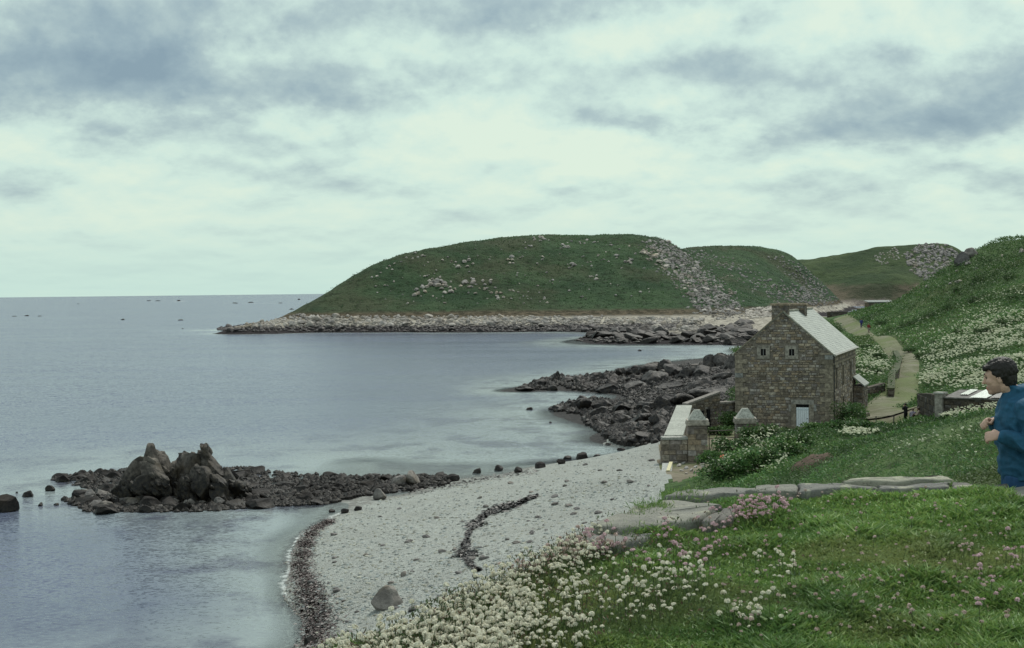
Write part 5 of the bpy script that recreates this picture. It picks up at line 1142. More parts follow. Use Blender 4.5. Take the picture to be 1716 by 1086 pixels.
# white flowering umbels over the hill and slope
def flower_field(poly, n, r, y0, y1, hgt, label, thr=-.05, sc=.1):
    q = sample_poly(poly, n); q = q + rng.normal(size=q.shape) * np.array((9, 4)) * (1 if y0 >= 100 else .4); g, ok = hit(q[:, 0], q[:, 1], H, y0, y1, 400); g = g[ok]; r = np.clip(.00105 * g[:, 1], .016, .16)
    f_ = fbm(g[:, 0], g[:, 1], sc, 3, 55) * .6 + fbm(g[:, 0], g[:, 1], sc * 5, 3, 57) * .5; m = (rng.random(len(g)) < sstep(thr - .3, thr + .35, f_)) & veg_mask(g[:, 0], g[:, 1]) & ~house_mask(g[:, 0], g[:, 1], .5); g = g[m]; r = r[m]; g[:, 2] += hgt * rng.uniform(.7, 1.25, len(g)) + np.clip(fbm(g[:, 0], g[:, 1], .12, 3, 79), -.3, 1) * .5
    return umbels('white_flowers', g, r, label, None, kind='stuff')
flower_field([(1540, 650), (1548, 610), (1570, 575), (1610, 545), (1660, 530), (1716, 525), (1860, 530), (1880, 640), (1716, 652), (1640, 655)], 11000, .155, 100, 300, .45, 'creamy cow parsley massed on the lower hill', -.12, .06)
flower_field([(1600, 520), (1640, 500), (1716, 480), (1850, 490), (1850, 530), (1640, 545)], 1600, .17, 120, 320, .45, 'thin cow parsley on the middle of the hill', .1, .05)
flower_field([(1440, 560), (1480, 540), (1560, 530), (1600, 540), (1550, 600), (1540, 640)], 700, .16, 120, 320, .4, 'scattered cow parsley beside the track', .1, .05)
flower_field([(1425, 590), (1470, 585), (1495, 600), (1490, 625), (1440, 630)], 700, .15, 120, 300, .4, 'cow parsley in the small field left of the track', -.2, .08)
flower_field([(1560, 700), (1600, 685), (1680, 672), (1700, 690), (1640, 705), (1590, 712)], 520, .055, 55, 118, .3, 'cow parsley along the bank in front of the shed', -.2, .15)
flower_field([(1400, 735), (1440, 712), (1510, 706), (1500, 722), (1440, 738)], 380, .065, 60, 118, .3, 'cow parsley along the edge above the yard', -.3, .15)
flower_field([(1210, 795), (1235, 760), (1290, 735), (1330, 745), (1320, 800)], 420, .055, 50, 100, .6, 'white flower heads over the thicket by the gate', -.3, .2)
flower_field([(1430, 770), (1600, 765), (1716, 760), (1716, 797), (1430, 797)], 70, .045, 18, 60, .22, 'white flowers dotted on the near slope', -.1, .2)

for (px, py, w) in [(1505, 556, 4.5), (1530, 548, 4), (1480, 545, 3.5), (1560, 535, 5), (1590, 520, 4.5), (1625, 512, 5), (1660, 500, 5), (1700, 505, 4), (1640, 470, 5), (1690, 470, 5), (1600, 490, 4), (1565, 580, 3), (1545, 600, 2.6), (1530, 590, 2.4), (1690, 545, 3.2), (1650, 560, 3), (1610, 560, 2.8), (1475, 600, 2.2), (1455, 585, 2.2), (1470, 625, 1.8), (1445, 620, 1.8)]:
    g, ok = hit([px], [py], H, 120, 330)
    if ok[0]:
        d = g[0][1]; w = w * .8; t = bush(px, py, d, w, w * .3, 'low dark bramble clump among the grass of the hill', 320, 0, 'bramble clumps on the hill', .62)
# ------------------------------------------------------------------ foreground lawn on its walled bluff
EDGE = np.array([(-3.2, .5), (-2.1, 3.2), (-1.32, 5.0), (-1.04, 5.75), (-.82, 6.15), (-.48, 6.65), (-.18, 7.35), (.28, 8.3), (.64, 9.0), (.92, 9.55), (1.25, 9.95), (2.2, 10.1), (3.1, 10.12), (3.9, 9.75), (5, 9.6), (9, 9.6)])
def edge_sd(x, y):
    """signed distance to the bluff's edge, positive on the lawn"""
    d = np.full(np.shape(x), 1e9); sgn = np.ones(np.shape(x))
    for a, b in zip(EDGE[:-1], EDGE[1:]):
        ab = b - a; t = np.clip(((x - a[0]) * ab[0] + (y - a[1]) * ab[1]) / (ab @ ab), 0, 1); dx, dy = x - a[0] - t * ab[0], y - a[1] - t * ab[1]; dd = np.hypot(dx, dy)
        cr = ab[0] * (y - a[1]) - ab[1] * (x - a[0]); m = dd < d - 1e-9; d = np.where(m, dd, d); sgn = np.where(m, np.where(cr < 0, 1, -1), sgn)
    return d * sgn
def lawn_z(x, y):
    x = np.asarray(x, float); y = np.asarray(y, float); sd = edge_sd(x, y)
    z = 12.46 + .028 * np.clip(y - 5.8, -3, 6) + .012 * x
    t = np.clip(sd, 0, 9)
    mound = fbm(x, y, .9, 3, 11) * .075 + fbm(x, y, 2.6, 3, 13) * .045
    z = z + mound * sstep(-.2, .5, sd) - .10 * np.exp(-np.clip(sd, 0, 9) / .35)
    out = np.clip(-sd, 0, None); z = z - (out * 1.35 + .5 * sstep(0, .5, out)) + fbm(x, y, 1.5, 3, 15) * .10 * sstep(0, .6, out)
    return z
gx = np.linspace(-7.5, 7.0, 380); gy = np.linspace(-2.5, 12.6, 350); YY, XX = np.meshgrid(gy, gx, indexing='ij'); ZZ = lawn_z(XX, YY)
V_ = np.stack([XX, YY, ZZ], -1).reshape(-1, 3); F_ = grid_quads(*XX.shape); keep = edge_sd(V_[F_].mean(1)[:, 0], V_[F_].mean(1)[:, 1]) > -4.5
V_, F_ = submesh(V_, F_, keep)
M_LAWN, nt = new_mat('lawn_turf'); p = wpos(nt)
a = nt.noise(p, 1.4, 5, .65); b = nt.noise(p, 14, 5, .7)
col = nt.mix(nt.rng(a.outputs[0], .35, .65), (.075, .115, .034), (.11, .15, .05)); col = nt.mix(nt.math('MULTIPLY', nt.rng(b.outputs[0], .5, .32), .6), col, (.05, .06, .022))
finish(nt, col, .95, bump(nt, b.outputs[0], .8, .03), .1)
tag(add('grass_bluff', V_, F_, M_LAWN, smooth=True), 'turf of the grassy bluff in the foreground', kind='structure')
# slabs of the old wall top
SLABS = []
def slab(pts, th, c, label, lift=.0):
    """a flat irregular stone given by its outline on the ground"""
    pts = np.array(pts, float); ctr = pts.mean(0); m = len(pts); out = []
    for i in range(m):                      # rounded, slightly ragged outline
        a, b = pts[i], pts[(i + 1) % m]
        for t in np.linspace(0, 1, 9, endpoint=False): out.append(a + (b - a) * t + rng.normal(size=2) * .022)
    out = np.array(out); k = np.ones(3) / 3; out = np.stack([np.convolve(np.r_[out[-1:, i], out[:, i], out[:1, i]], k, 'valid') for i in (0, 1)], -1)
    SLABS.append(out); n = len(out); zc = float(np.mean(12.46 + .028 * (pts[:, 1] - 5.8) + .012 * pts[:, 0])) + lift
    rings = [(1.0, -th), (1.005, -.03), (.99, -.006), (.95, .002), (.6, .004), (.25, .005)]
    V = []; 
    for s, dz in rings:
        xy = ctr + (out - ctr) * s; V.append(np.stack([xy[:, 0] - ctr[0], xy[:, 1] - ctr[1], dz + .014 * fbm(xy[:, 0], xy[:, 1], 3.0, 3, 33) + .02 * fbm(xy[:, 0], xy[:, 1], 9, 2, 34) * (s < 1)], -1))
    V.append(np.array([[0, 0, .006]])); V = np.concatenate(V); F = []
    for r in range(len(rings) - 1):
        for i in range(n): F.append((r * n + i, r * n + (i + 1) % n, (r + 1) * n + (i + 1) % n)); F.append((r * n + i, (r + 1) * n + (i + 1) % n, (r + 1) * n + i))
    r = len(rings) - 1
    for i in range(n): F.append((r * n + i, r * n + (i + 1) % n, len(V) - 1))
    return tag(add('stone_slab', V, F, M_LICHEN, smooth=True, col=np.tile(c, (len(V), 1)), loc=(ctr[0], ctr[1], zc)), label, 'stone slab', 'flat stones capping the old wall')
M_LICHEN, nt = new_mat('lichened_slab'); p = wpos(nt); at = nt.n('ShaderNodeAttribute', attribute_name='col').outputs[0]
a = nt.noise(p, 2.2, 6, .7); b = nt.noise(p, 22, 6, .75); c = nt.noise(p, 5, 4, .6)
col = nt.mix(1.0, at, nt.ramp(a.outputs[0], [(.3, (.7, .7, .72)), (.7, (1.25, 1.22, 1.15))]), 'MULTIPLY'); col = nt.mix(nt.math('MULTIPLY', nt.rng(c.outputs[0], .56, .66), .7), col, (.40, .40, .30)); col = nt.mix(nt.math('MULTIPLY', nt.rng(b.outputs[0], .48, .3), .7), col, (.085, .08, .07))
finish(nt, col, .9, bump(nt, nt.math('ADD', b.outputs[0], a.outputs[0]), .7, .03), .2)
G1, G2, G3 = (.20, .20, .19), (.235, .235, .21), (.165, .16, .15)
slab([(1.02, 9.62), (1.6, 9.70), (1.72, 9.95), (1.2, 9.95)], .3, G1, 'grey slab at the bend where the wall top turns down-left', .015)
slab([(1.60, 9.72), (1.95, 9.74), (2.0, 9.99), (1.72, 9.98)], .3, G2, 'short pale slab second from the bend along the wall top', .02)
slab([(1.97, 9.74), (2.5, 9.76), (2.52, 9.97), (2.0, 9.99)], .3, G1, 'grey slab in the middle of the wall top', .015)
slab([(2.35, 10.0), (3.12, 10.02), (3.1, 10.16), (2.37, 10.16)], .3, (.31, .31, .26), 'pale slab standing slightly behind and above the middle of the wall', .03)
slab([(2.52, 9.74), (2.98, 9.72), (3.05, 9.93), (2.54, 9.97)], .3, G1, 'mottled slab in front of the raised pale slab', .015)
slab([(2.98, 9.62), (3.28, 9.55), (3.42, 9.78), (3.04, 9.93)], .3, G3, 'dark grey slab beside the man', .015)
slab([(3.16, 9.05), (3.6, 8.85), (4.2, 9.25), (3.9, 9.6), (3.40, 9.62)], .3, G2, 'broad pale slab at the right edge in front of the man', .035)
slab([(.60, 8.36), (1.12, 8.68), (1.36, 9.22), (1.06, 9.54), (.74, 9.08), (.47, 8.60)], .3, G2, 'large flat grey rock exposed at the lawn edge', .035)
slab([(.36, 8.02), (.66, 8.1), (.90, 8.46), (.62, 8.42), (.44, 8.36)], .3, G1, 'low flat grey rock next to the large exposed one', .02)
slab([(1.12, 8.62), (1.34, 8.74), (1.46, 9.2), (1.38, 9.2)], .3, G3, 'narrow grey rock between grass tufts by the large exposed one', .015)
def on_slab(x, y):
    m = np.zeros(np.shape(x), bool)
    for s in SLABS: m |= poly_mask(x, y, s)
    return m
# grass blades
def lawn_pts(n, y0, y1):
    y = np.sqrt(rng.uniform(y0 ** 2, y1 ** 2, n)) if False else np.exp(rng.uniform(math.log(y0), math.log(y1), n)); x = rng.uniform(-.29, .40, n) * (y + .8)
    sd = edge_sd(x, y); m = (sd > -.75) & ~on_slab(x, y); return x[m], y[m], sd[m]
x, y, sd = lawn_pts(420000, 4.9, 10.2)
tus = np.clip(fbm(x, y, 2.6, 3, 13) * 1.6 + .35, .1, 1.3); edge = np.exp(-np.clip(sd, 0, 9) / .35)
bare = sstep(.15, .45, fbm(x, y, .8, 2, 19) + .25 * sstep(2.0, 3.2, x) * sstep(8, 9, y)); kp = rng.random(len(x)) > bare * .15; x, y, sd, tus, edge, bare = (v[kp] for v in (x, y, sd, tus, edge, bare))
n = len(x); hgt = (.016 + .032 * tus + (.04 - .03 * sstep(7.8, 8.6, y)) * edge) * rng.uniform(.5, 1.5, n) * (1 - .4 * bare); z = lawn_z(x, y) - .004
wind = fbm(x, y, .7, 2, 23) * 2.5; la = wind + rng.normal(size=n) * 2.2; ln = rng.uniform(.2, 1.0, n) * hgt
d = np.stack([np.cos(la) * ln, np.sin(la) * ln, hgt], -1); wd = (.0022 + .0022 * rng.random(n)) * (1 + .08 * y); e = rng.normal(size=(n, 3)); e[:, 2] *= .2; e -= d * (np.sum(e * d, 1) / np.sum(d * d, 1))[:, None]; e *= (wd / np.linalg.norm(e, axis=1))[:, None]
b0 = np.stack([x, y, z], -1); mid = b0 + d * np.array((.32, .32, .6)); tip = b0 + d * np.array((1.15, 1.15, .95))
V = np.stack([b0 - e * .7, mid - e, tip, mid + e, ], 1).reshape(-1, 3)
GL = 2.9 * np.array([(.050, .088, .020), (.070, .110, .028), (.040, .072, .018), (.085, .120, .036), (.060, .100, .034)])
c = GL[rng.integers(0, 5, n)] * (1 + .55 * fbm(x, y, 1.1, 3, 71))[:, None]; dr = np.clip(bare * .6 + .5 * (rng.random(n) < .07), 0, .9)[:, None]; c = c * (1 - dr) + np.array((.25, .26, .11)) * dr
dk = sstep(.05, .35, fbm(x, y, 1.7, 2, 29))[:, None] * .45; c = c * (1 - dk) + np.array((.06, .14, .045)) * dk
tag(add('grass', V, np.arange(n * 4).reshape(-1, 4), M_GRASS, None, False, np.repeat(c, 4, 0)), 'short tussocky grass covering the foreground lawn', kind='stuff')
# fleshy campion and thrift cushions under the flowers
def cushion_pts(n):
    x, y, sd = lawn_pts(n, 4.9, 9.4); w = np.exp(-np.abs(sd - .12) / np.where(y < 7, .42, .25)) * sstep(9.6, 8.6, y) * (.5 + .9 * sstep(-.3, .3, fbm(x, y, 2.0, 2, 37))); m = rng.random(len(x)) < w; return x[m], y[m], sd[m]
x, y, sd = cushion_pts(60000); z = lawn_z(x, y); h = rng.uniform(0, .13, len(x)) * (1 + .4 * fbm(x, y, 3, 2, 39))
leaves('cushion_leaves', np.stack([x, y, z + h], -1), 3, .022, np.array([(.085, .125, .062), (.070, .105, .045), (.10, .10, .055), (.13, .085, .06)])[rng.integers(0, 4, len(x))], 'fleshy leaves and stems of the flower cushions at the bluff edge', M_GRASS, up=1.6, width=.32, spread=.5, vsp=.3)
# flowers: heads on thin stems, a few shared shapes
def flower_mesh(name, seed, petal, r, stem_h, calyx):
    rg = np.random.default_rng(seed); vs, fs, cs, n = [], [], [], 0
    b = np.array([(math.cos(a), math.sin(a), 0) for a in (0, 2.1, 4.2)]) * .0016; lean = rg.normal(size=2) * .012
    top = np.array((lean[0], lean[1], stem_h)); V = np.concatenate([b, b + top]); vs.append(V); F = [(0, 1, 4), (0, 4, 3), (1, 2, 5), (1, 5, 4), (2, 0, 3), (2, 3, 5)]; fs.append(np.array(F)); cs.append(np.tile((.09, .13, .055), (6, 1))); n = 6
    k = 26 if petal[0] != 'c' else 0
    m = 30
    dd = rg.normal(size=(m, 3)); dd[:, 2] = np.abs(dd[:, 2]) * 1.0 - .15; dd /= np.linalg.norm(dd, axis=1, keepdims=True)
    for q in dd:
        u = np.cross(q, rg.normal(size=3)); u /= np.linalg.norm(u); w = np.cross(q, u); s = r * rg.uniform(.34, .55); o = top + q * r * rg.uniform(.65, .95) * np.array((1, 1, .85))
        t = rg.normal(size=3) * .35 * s
        V = np.array([o - u * s, o + w * s * .8 + q * s * .3, o + u * s, o - w * s * .8 + t * .3]); vs.append(V); fs.append(np.array([(0, 1, 2), (0, 2, 3)]) + n); n += 4
        cs.append(np.tile(np.array(petal) * rg.uniform(.78, 1.12), (4, 1)))
    for q in range(5):
        a = q * 1.257; o = top - np.array((0, 0, r * .35)); V = np.array([o, o + (math.cos(a) * r * .6, math.sin(a) * r * .6, r * .1), o + (math.cos(a + .6) * r * .6, math.sin(a + .6) * r * .6, r * .1)]); vs.append(V); fs.append(np.array([(0, 1, 2)]) + n); n += 3; cs.append(np.tile(calyx, (3, 1)))
    return np.concatenate(vs), np.concatenate(fs), np.concatenate(cs)
WHITE = [flower_mesh('w', 500 + i, (.82, .79, .65), .0125, .10 + .012 * i, (.36, .24, .19)) for i in range(5)]
PINK = [flower_mesh('p', 520 + i, (.66, .47, .50), .0135, .09 + .012 * i, (.30, .17, .13)) for i in range(5)]
FADED = [flower_mesh('f', 540 + i, (.60, .47, .42), .0125, .09 + .012 * i, (.28, .18, .12)) for i in range(4)]
MESH = {nm: [mesh_np('flower_head', *(fm[0], fm[1]), M_PETAL, False, fm[2]) for fm in L] for nm, L in (('w', WHITE), ('p', PINK), ('f', FADED))}
def flower_spots(n, keepw):
    out = []
    while sum(len(o) for o in out) < n:
        x, y, sd = lawn_pts(8000, 4.95, 9.9); w = keepw(x, y, sd); m = rng.random(len(x)) < w; out.append(np.stack([x[m], y[m]], -1))
    return np.concatenate(out)[:n]
def spots_px(poly, n):
    q = sample_poly(poly, n); g, ok = hit(q[:, 0], q[:, 1], lawn_zs, 4.5, 11.0, 240); g = g[ok]; sd = edge_sd(g[:, 0], g[:, 1]); m = (sd > -.5) & ~on_slab(g[:, 0], g[:, 1]); return g[m][:, :2]
_lg = Grid(gy, gx, 0, ZZ)
def lawn_zs(x, y):                          # look-up on the same regular lawn grid
    fy = (np.asarray(y) - gy[0]) / (gy[1] - gy[0]); fx = (np.asarray(x) - gx[0]) / (gx[1] - gx[0]); i = np.clip(fy.astype(int), 0, len(gy) - 2); j = np.clip(fx.astype(int), 0, len(gx) - 2); a, b = np.clip(fy - i, 0, 1), np.clip(fx - j, 0, 1)
    return (LZ[i, j] * (1 - b) + LZ[i, j + 1] * b) * (1 - a) + (LZ[i + 1, j] * (1 - b) + LZ[i + 1, j + 1] * b) * a
LZ = ZZ
FNAME = {'w': 'white_flower', 'p': 'pink_flower', 'f': 'faded_flower'}
def plant(spots, kind, label, group, n_ind, scale=(.55, 1.2), stuff_label=None):
    spots = spots[np.argsort(spots[:, 1])]; z = lawn_z(spots[:, 0], spots[:, 1]); ms = MESH[kind]
    rest = []
    for i, ((x, y), zz) in enumerate(zip(spots, z)):
        if i < n_ind:
            o = link(FNAME[kind], ms[int(rng.integers(len(ms)))], None, (x, y, zz - .01)); s = rng.uniform(*scale); o.scale = (s, s, s * rng.uniform(.7, 1.2)); o.rotation_euler = (rng.normal() * .18, rng.normal() * .18, rng.uniform(0, 6.28)); tag(o, label, FNAME[kind].replace('_', ' '), group)
        else: rest.append((x, y, zz - .01))
    if rest:
        src = {'w': WHITE, 'p': PINK, 'f': FADED}[kind]; vs, fs, cs, n = [], [], [], 0
        for (x, y, zz) in rest:
            V, F, c = src[int(rng.integers(len(src)))]; s = rng.uniform(*scale); tz = np.array((1, 1, rng.uniform(.7, 1.2))); V = rotz(V * tz * s, rng.uniform(0, 6.28)); V = V + V[:, 2:3] * np.array((rng.normal() * .18, rng.normal() * .18, 0)) + (x, y, zz); vs.append(V); fs.append(F + n); cs.append(c); n += len(V)
        tag(add('flowers', np.concatenate(vs), np.concatenate(fs), M_PETAL, None, False, np.concatenate(cs)), stuff_label, kind='stuff')
plant(spots_px([(530, 1190), (560, 1100), (610, 1050), (670, 1015), (740, 985), (830, 985), (880, 1010), (900, 1050), (880, 1110), (800, 1190)], 3000), 'w', 'white flower in the dense bank at the bottom left edge of the lawn', 'white flowers of the dense edge bank', 110, stuff_label='mass of white flowers along the lower lawn edge')
plant(spots_px([(690, 1005), (750, 970), (850, 935), (940, 905), (1010, 915), (1020, 950), (960, 985), (880, 1000), (800, 1005)], 800), 'w', 'white flower among the pinkish ones along the middle of the lawn edge', 'white flowers of the middle edge', 60, stuff_label='white flowers along the middle of the lawn edge')
plant(spots_px([(690, 1005), (745, 970), (840, 935), (930, 905), (985, 878), (1040, 900), (1050, 935), (960, 960), (860, 985), (780, 1005)], 1000), 'f', 'faded pinkish flower along the middle of the lawn edge', 'faded flowers of the middle edge', 60, stuff_label='faded pinkish flowers along the lawn edge')
plant(spots_px([(935, 905), (985, 880), (1030, 900), (1060, 900), (1060, 930), (1010, 950), (950, 940)], 260), 'p', 'pink thrift flower on the lawn edge below the flat grey rocks', 'pink thrift below the flat rocks', 90, stuff_label='pink thrift on the lawn edge')
plant(spots_px([(1130, 830), (1160, 812), (1190, 812), (1185, 830), (1140, 838)], 60)[:20], 'p', 'pink thrift flower at the bend of the stone slabs', 'pink thrift at the slab bend', 60)
plant(spots_px([(1180, 880), (1240, 865), (1310, 855), (1330, 868), (1290, 885), (1230, 890)], 170), 'p', 'pink thrift flower in the long clump across the upper lawn', 'pink thrift of the upper lawn clump', 60, stuff_label='pink thrift across the upper lawn')
plant(spots_px([(1100, 905), (1230, 900), (1240, 960), (1130, 990), (1060, 960)], 70), 'p', 'pinkish flower head scattered left of the lawn middle', 'scattered thrift left of the lawn middle', 46)
plant(spots_px([(1255, 958), (1330, 955), (1335, 995), (1270, 990)], 22), 'w', 'white flower in the loose clump at the lawn middle', 'white flowers of the middle clump', 22)
plant(spots_px([(960, 985), (1100, 960), (1200, 985), (1190, 1030), (1090, 1060), (960, 1060), (930, 1010)], 190), 'w', 'white flower in the drifts right of the dense edge bank', 'white flowers right of the edge bank', 48, stuff_label='white flowers drifting into the lawn')
plant(spots_px([(880, 1010), (960, 1000), (1010, 1080), (980, 1120), (880, 1130)], 170), 'w', 'white flower in the thin drift bordering the dense bank', 'white flowers bordering the dense bank', 20, stuff_label='thin white flowers bordering the dense bank')
plant(spots_px([(1220, 1040), (1300, 1035), (1330, 1060), (1300, 1080), (1220, 1080)], 34), 'w', 'white flower in the clump at the bottom middle of the lawn', 'white flowers of the bottom clump', 34)
plant(spots_px([(1130, 820), (1300, 812), (1460, 820), (1716, 870), (1716, 1086), (1240, 1086), (1180, 950)], 260), 'f', 'small pale flower scattered over the open lawn', 'pale flowers scattered on the lawn', 40, (.6, .95), stuff_label='small pale flowers dotted over the lawn')
plant(spots_px([(1620, 940), (1716, 930), (1716, 1060), (1640, 1060)], 26), 'p', 'pale pink flower at the right side of the lawn', 'pale pink flowers at the lawn right side', 26)
# tufts overhanging the slabs
def tuft(px0, px1, py, d, lab):
    n = 120; x = rng.uniform((px0 - CX) / F_PX * d, (px1 - CX) / F_PX * d, n); y = d + rng.normal(size=n) * .10; z = np.maximum(lawn_z(x, y), P(0, py, d)[2] - .12)
    zz = P((px0 + px1) / 2, py, d)[2]; z = z * 0 + zz - .06 + rng.normal(size=n) * .012
    return leaves('grass_tuft', np.stack([x, y, z], -1), 5, .045, GL[rng.integers(0, 5, n)] * .8, None, M_GRASS, up=1.2, width=.10, spread=.35, vsp=.1, kind=None)
for (a, b, py, d, lab) in [(1108, 1165, 818, 9.75, 'dark grass tuft at the far edge of the exposed flat rock'), (1060, 1115, 838, 9.15, 'grass tuft beside the flat rock above the beach'), (1040, 1080, 860, 8.8, 'grass tuft hanging over the beach side of the flat rock'), (1030, 1070, 872, 8.55, 'lowest grass tuft on the edge under the flat rock')]:
    o = tuft(a, b, py, d, lab); tag(o, lab, 'grass tuft')
# ------------------------------------------------------------------ people
def ell(c, r, sub=3):
    V, F = ICO[sub]; return V * np.array(r) + np.array(c), F
def tube(path, rad, seg=14, up=(0, 1, 0)):
    path = np.array(path, float); n = len(path); rad = np.array([(r, r) if np.isscalar(r) else r for r in rad], float)
    s = np.concatenate([[0], np.cumsum(np.linalg.norm(np.diff(path, axis=0), axis=1))]); m = max(8, n * 4); t = np.linspace(0, s[-1], m)
    Pm = np.stack([np.interp(t, s, path[:, i]) for i in range(3)], -1); Rm = np.stack([np.interp(t, s, rad[:, i]) for i in range(2)], -1)
    for _ in range(2): Pm[1:-1] = (Pm[:-2] + 2 * Pm[1:-1] + Pm[2:]) / 4; Rm[1:-1] = (Rm[:-2] + 2 * Rm[1:-1] + Rm[2:]) / 4
    T = np.gradient(Pm, axis=0); T /= np.linalg.norm(T, axis=1, keepdims=True); A = np.cross(T, np.array(up, float)); A /= np.linalg.norm(A, axis=1, keepdims=True) + 1e-9; B = np.cross(T, A)
    a = np.linspace(0, 2 * math.pi, seg, endpoint=False); V = Pm[:, None] + A[:, None] * (np.cos(a)[None, :, None] * Rm[:, None, 0:1]) + B[:, None] * (np.sin(a)[None, :, None] * Rm[:, None, 1:2])
    V = np.concatenate([V.reshape(-1, 3), Pm[:1], Pm[-1:]]); F = []
    for i in range(m - 1):
        for j in range(seg):
            k = (j + 1) % seg; F += [(i * seg + j, i * seg + k, (i + 1) * seg + k), (i * seg + j, (i + 1) * seg + k, (i + 1) * seg + j)]
    for j in range(seg): k = (j + 1) % seg; F += [(m * seg, k, j), (m * seg + 1, (m - 1) * seg + j, (m - 1) * seg + k)]
    return V, np.array(F)
def fuse(pieces, voxel, smooth=6):
    """one continuous skin over overlapping volumes"""
    vs, fs, n = [], [], 0
    for V, F in pieces: vs.append(V); fs.append(F + n); n += len(V)
    me = mesh_np('fuse', np.concatenate(vs), np.concatenate(fs)); o = link('fuse', me)
    m = o.modifiers.new('r', 'REMESH'); m.mode = 'VOXEL'; m.voxel_size = voxel
    if smooth: s_ = o.modifiers.new('s', 'SMOOTH'); s_.factor = .5; s_.iterations = smooth
    dg = bpy.context.evaluated_depsgraph_get(); ev = o.evaluated_get(dg); e = ev.to_mesh(); nv, npoly = len(e.vertices), len(e.polygons)
    V = np.empty(nv * 3, np.float32); e.vertices.foreach_get('co', V); F = np.empty(npoly * 4, np.int32); L = np.empty(npoly, np.int32); e.polygons.foreach_get('loop_total', L)
    e.loops.foreach_get('vertex_index', F) if len(e.loops) == npoly * 4 else None
    ev.to_mesh_clear(); bpy.data.objects.remove(o); bpy.data.meshes.remove(me)
    return V.reshape(-1, 3).astype(float), F.reshape(-1, 4)
M_SKIN = attr_mat('skin', .6, .35, 60.0, .08, .001, .2); M_HAIR = attr_mat('hair', .55, .4, 120.0, .5, .004, .8); M_JACK = attr_mat('jacket_cloth', .75, .25, 30.0, .18, .003, .4)
def place_mat(loc, yaw):                    # local axes: forward, left, up
    f = np.array((-math.cos(yaw), math.sin(yaw), 0)); l = np.array((-f[1], f[0], 0)); return np.stack([f, l, (0, 0, 1)], 1), np.array(loc, float)
def head_pieces(c, yaw=0.0, pitch=0.0, s=1.0):
    q = [((-.012, 0, .028), (.098, .077, .092)), ((.030, 0, -.035), (.062, .060, .080)), ((.045, 0, .018), (.050, .060, .050)), ((.068, 0, -.098), (.026, .030, .022)), ((.030, 0, -.085), (.05, .045, .03)), ((.088, 0, .028), (.016, .050, .012)),
         ((.098, 0, -.012), (.014, .011, .028)), ((.112, 0, -.028), (.016, .014, .012)), ((.090, .0, -.065), (.012, .026, .008)), ((.088, .0, -.078), (.012, .024, .008)), ((.062, .04, -.022), (.028, .022, .026)), ((.062, -.04, -.022), (.028, .022, .026)),
         ((-.008, .079, -.012), (.018, .009, .032)), ((-.008, -.079, -.012), (.018, .009, .032)), ((-.03, 0, -.06), (.055, .056, .06))]
    cy, sy, cp, sp = math.cos(yaw), math.sin(yaw), math.cos(pitch), math.sin(pitch); M = np.array([[cy, -sy, 0], [sy, cy, 0], [0, 0, 1]]) @ np.array([[cp, 0, sp], [0, 1, 0], [-sp, 0, cp]])
    return [((ell((0, 0, 0), r, 3)[0] + np.array(o)) * s @ M.T + np.array(c), ICO[3][1]) for o, r in q], M
def hand_pieces(wrist, d, palm_n, s=1.0, thumb=1.0):
    """half-closed hand: d runs from the wrist to the knuckles, palm_n out of the palm"""
    d = np.array(d, float); d /= np.linalg.norm(d); n = np.array(palm_n, float); n -= d * (n @ d); n /= np.linalg.norm(n); w = np.cross(d, n); W = np.array(wrist, float); out = []
    out.append(tube([W - d * .02, W + d * .03 * s, W + d * .085 * s], [(.026 * s, .02 * s), (.036 * s, .017 * s), (.040 * s, .014 * s)], 14, n))
    for i, L in enumerate((.072, .080, .075, .058)):
        b = W + d * .078 * s + w * (i - 1.5) * .0205 * s; p1 = b + (d * .55 + n * .25) * L * .55 * s; p2 = p1 + (d * .05 + n) * L * .40 * s; p3 = p2 + (-d * .75 + n * .45) * L * .32 * s
        out.append(tube([b - d * .02 * s, b, p1, p2, p3], [.0095 * s, .0098 * s, .0092 * s, .0085 * s, .007 * s], 10, w))
    b = W + d * .025 * s - w * .030 * s * thumb; p1 = b + (d * .5 - w * .6 * thumb + n * .35) * .034 * s; p2 = p1 + (d * .7 + n * .6 + w * .15 * thumb) * .034 * s; p3 = p2 + (d * .5 + n * .5 + w * .5 * thumb) * .026 * s
    out.append(tube([b - d * .01, b, p1, p2, p3], [.013 * s, .0125 * s, .0115 * s, .0105 * s, .008 * s], 10, n)); return out
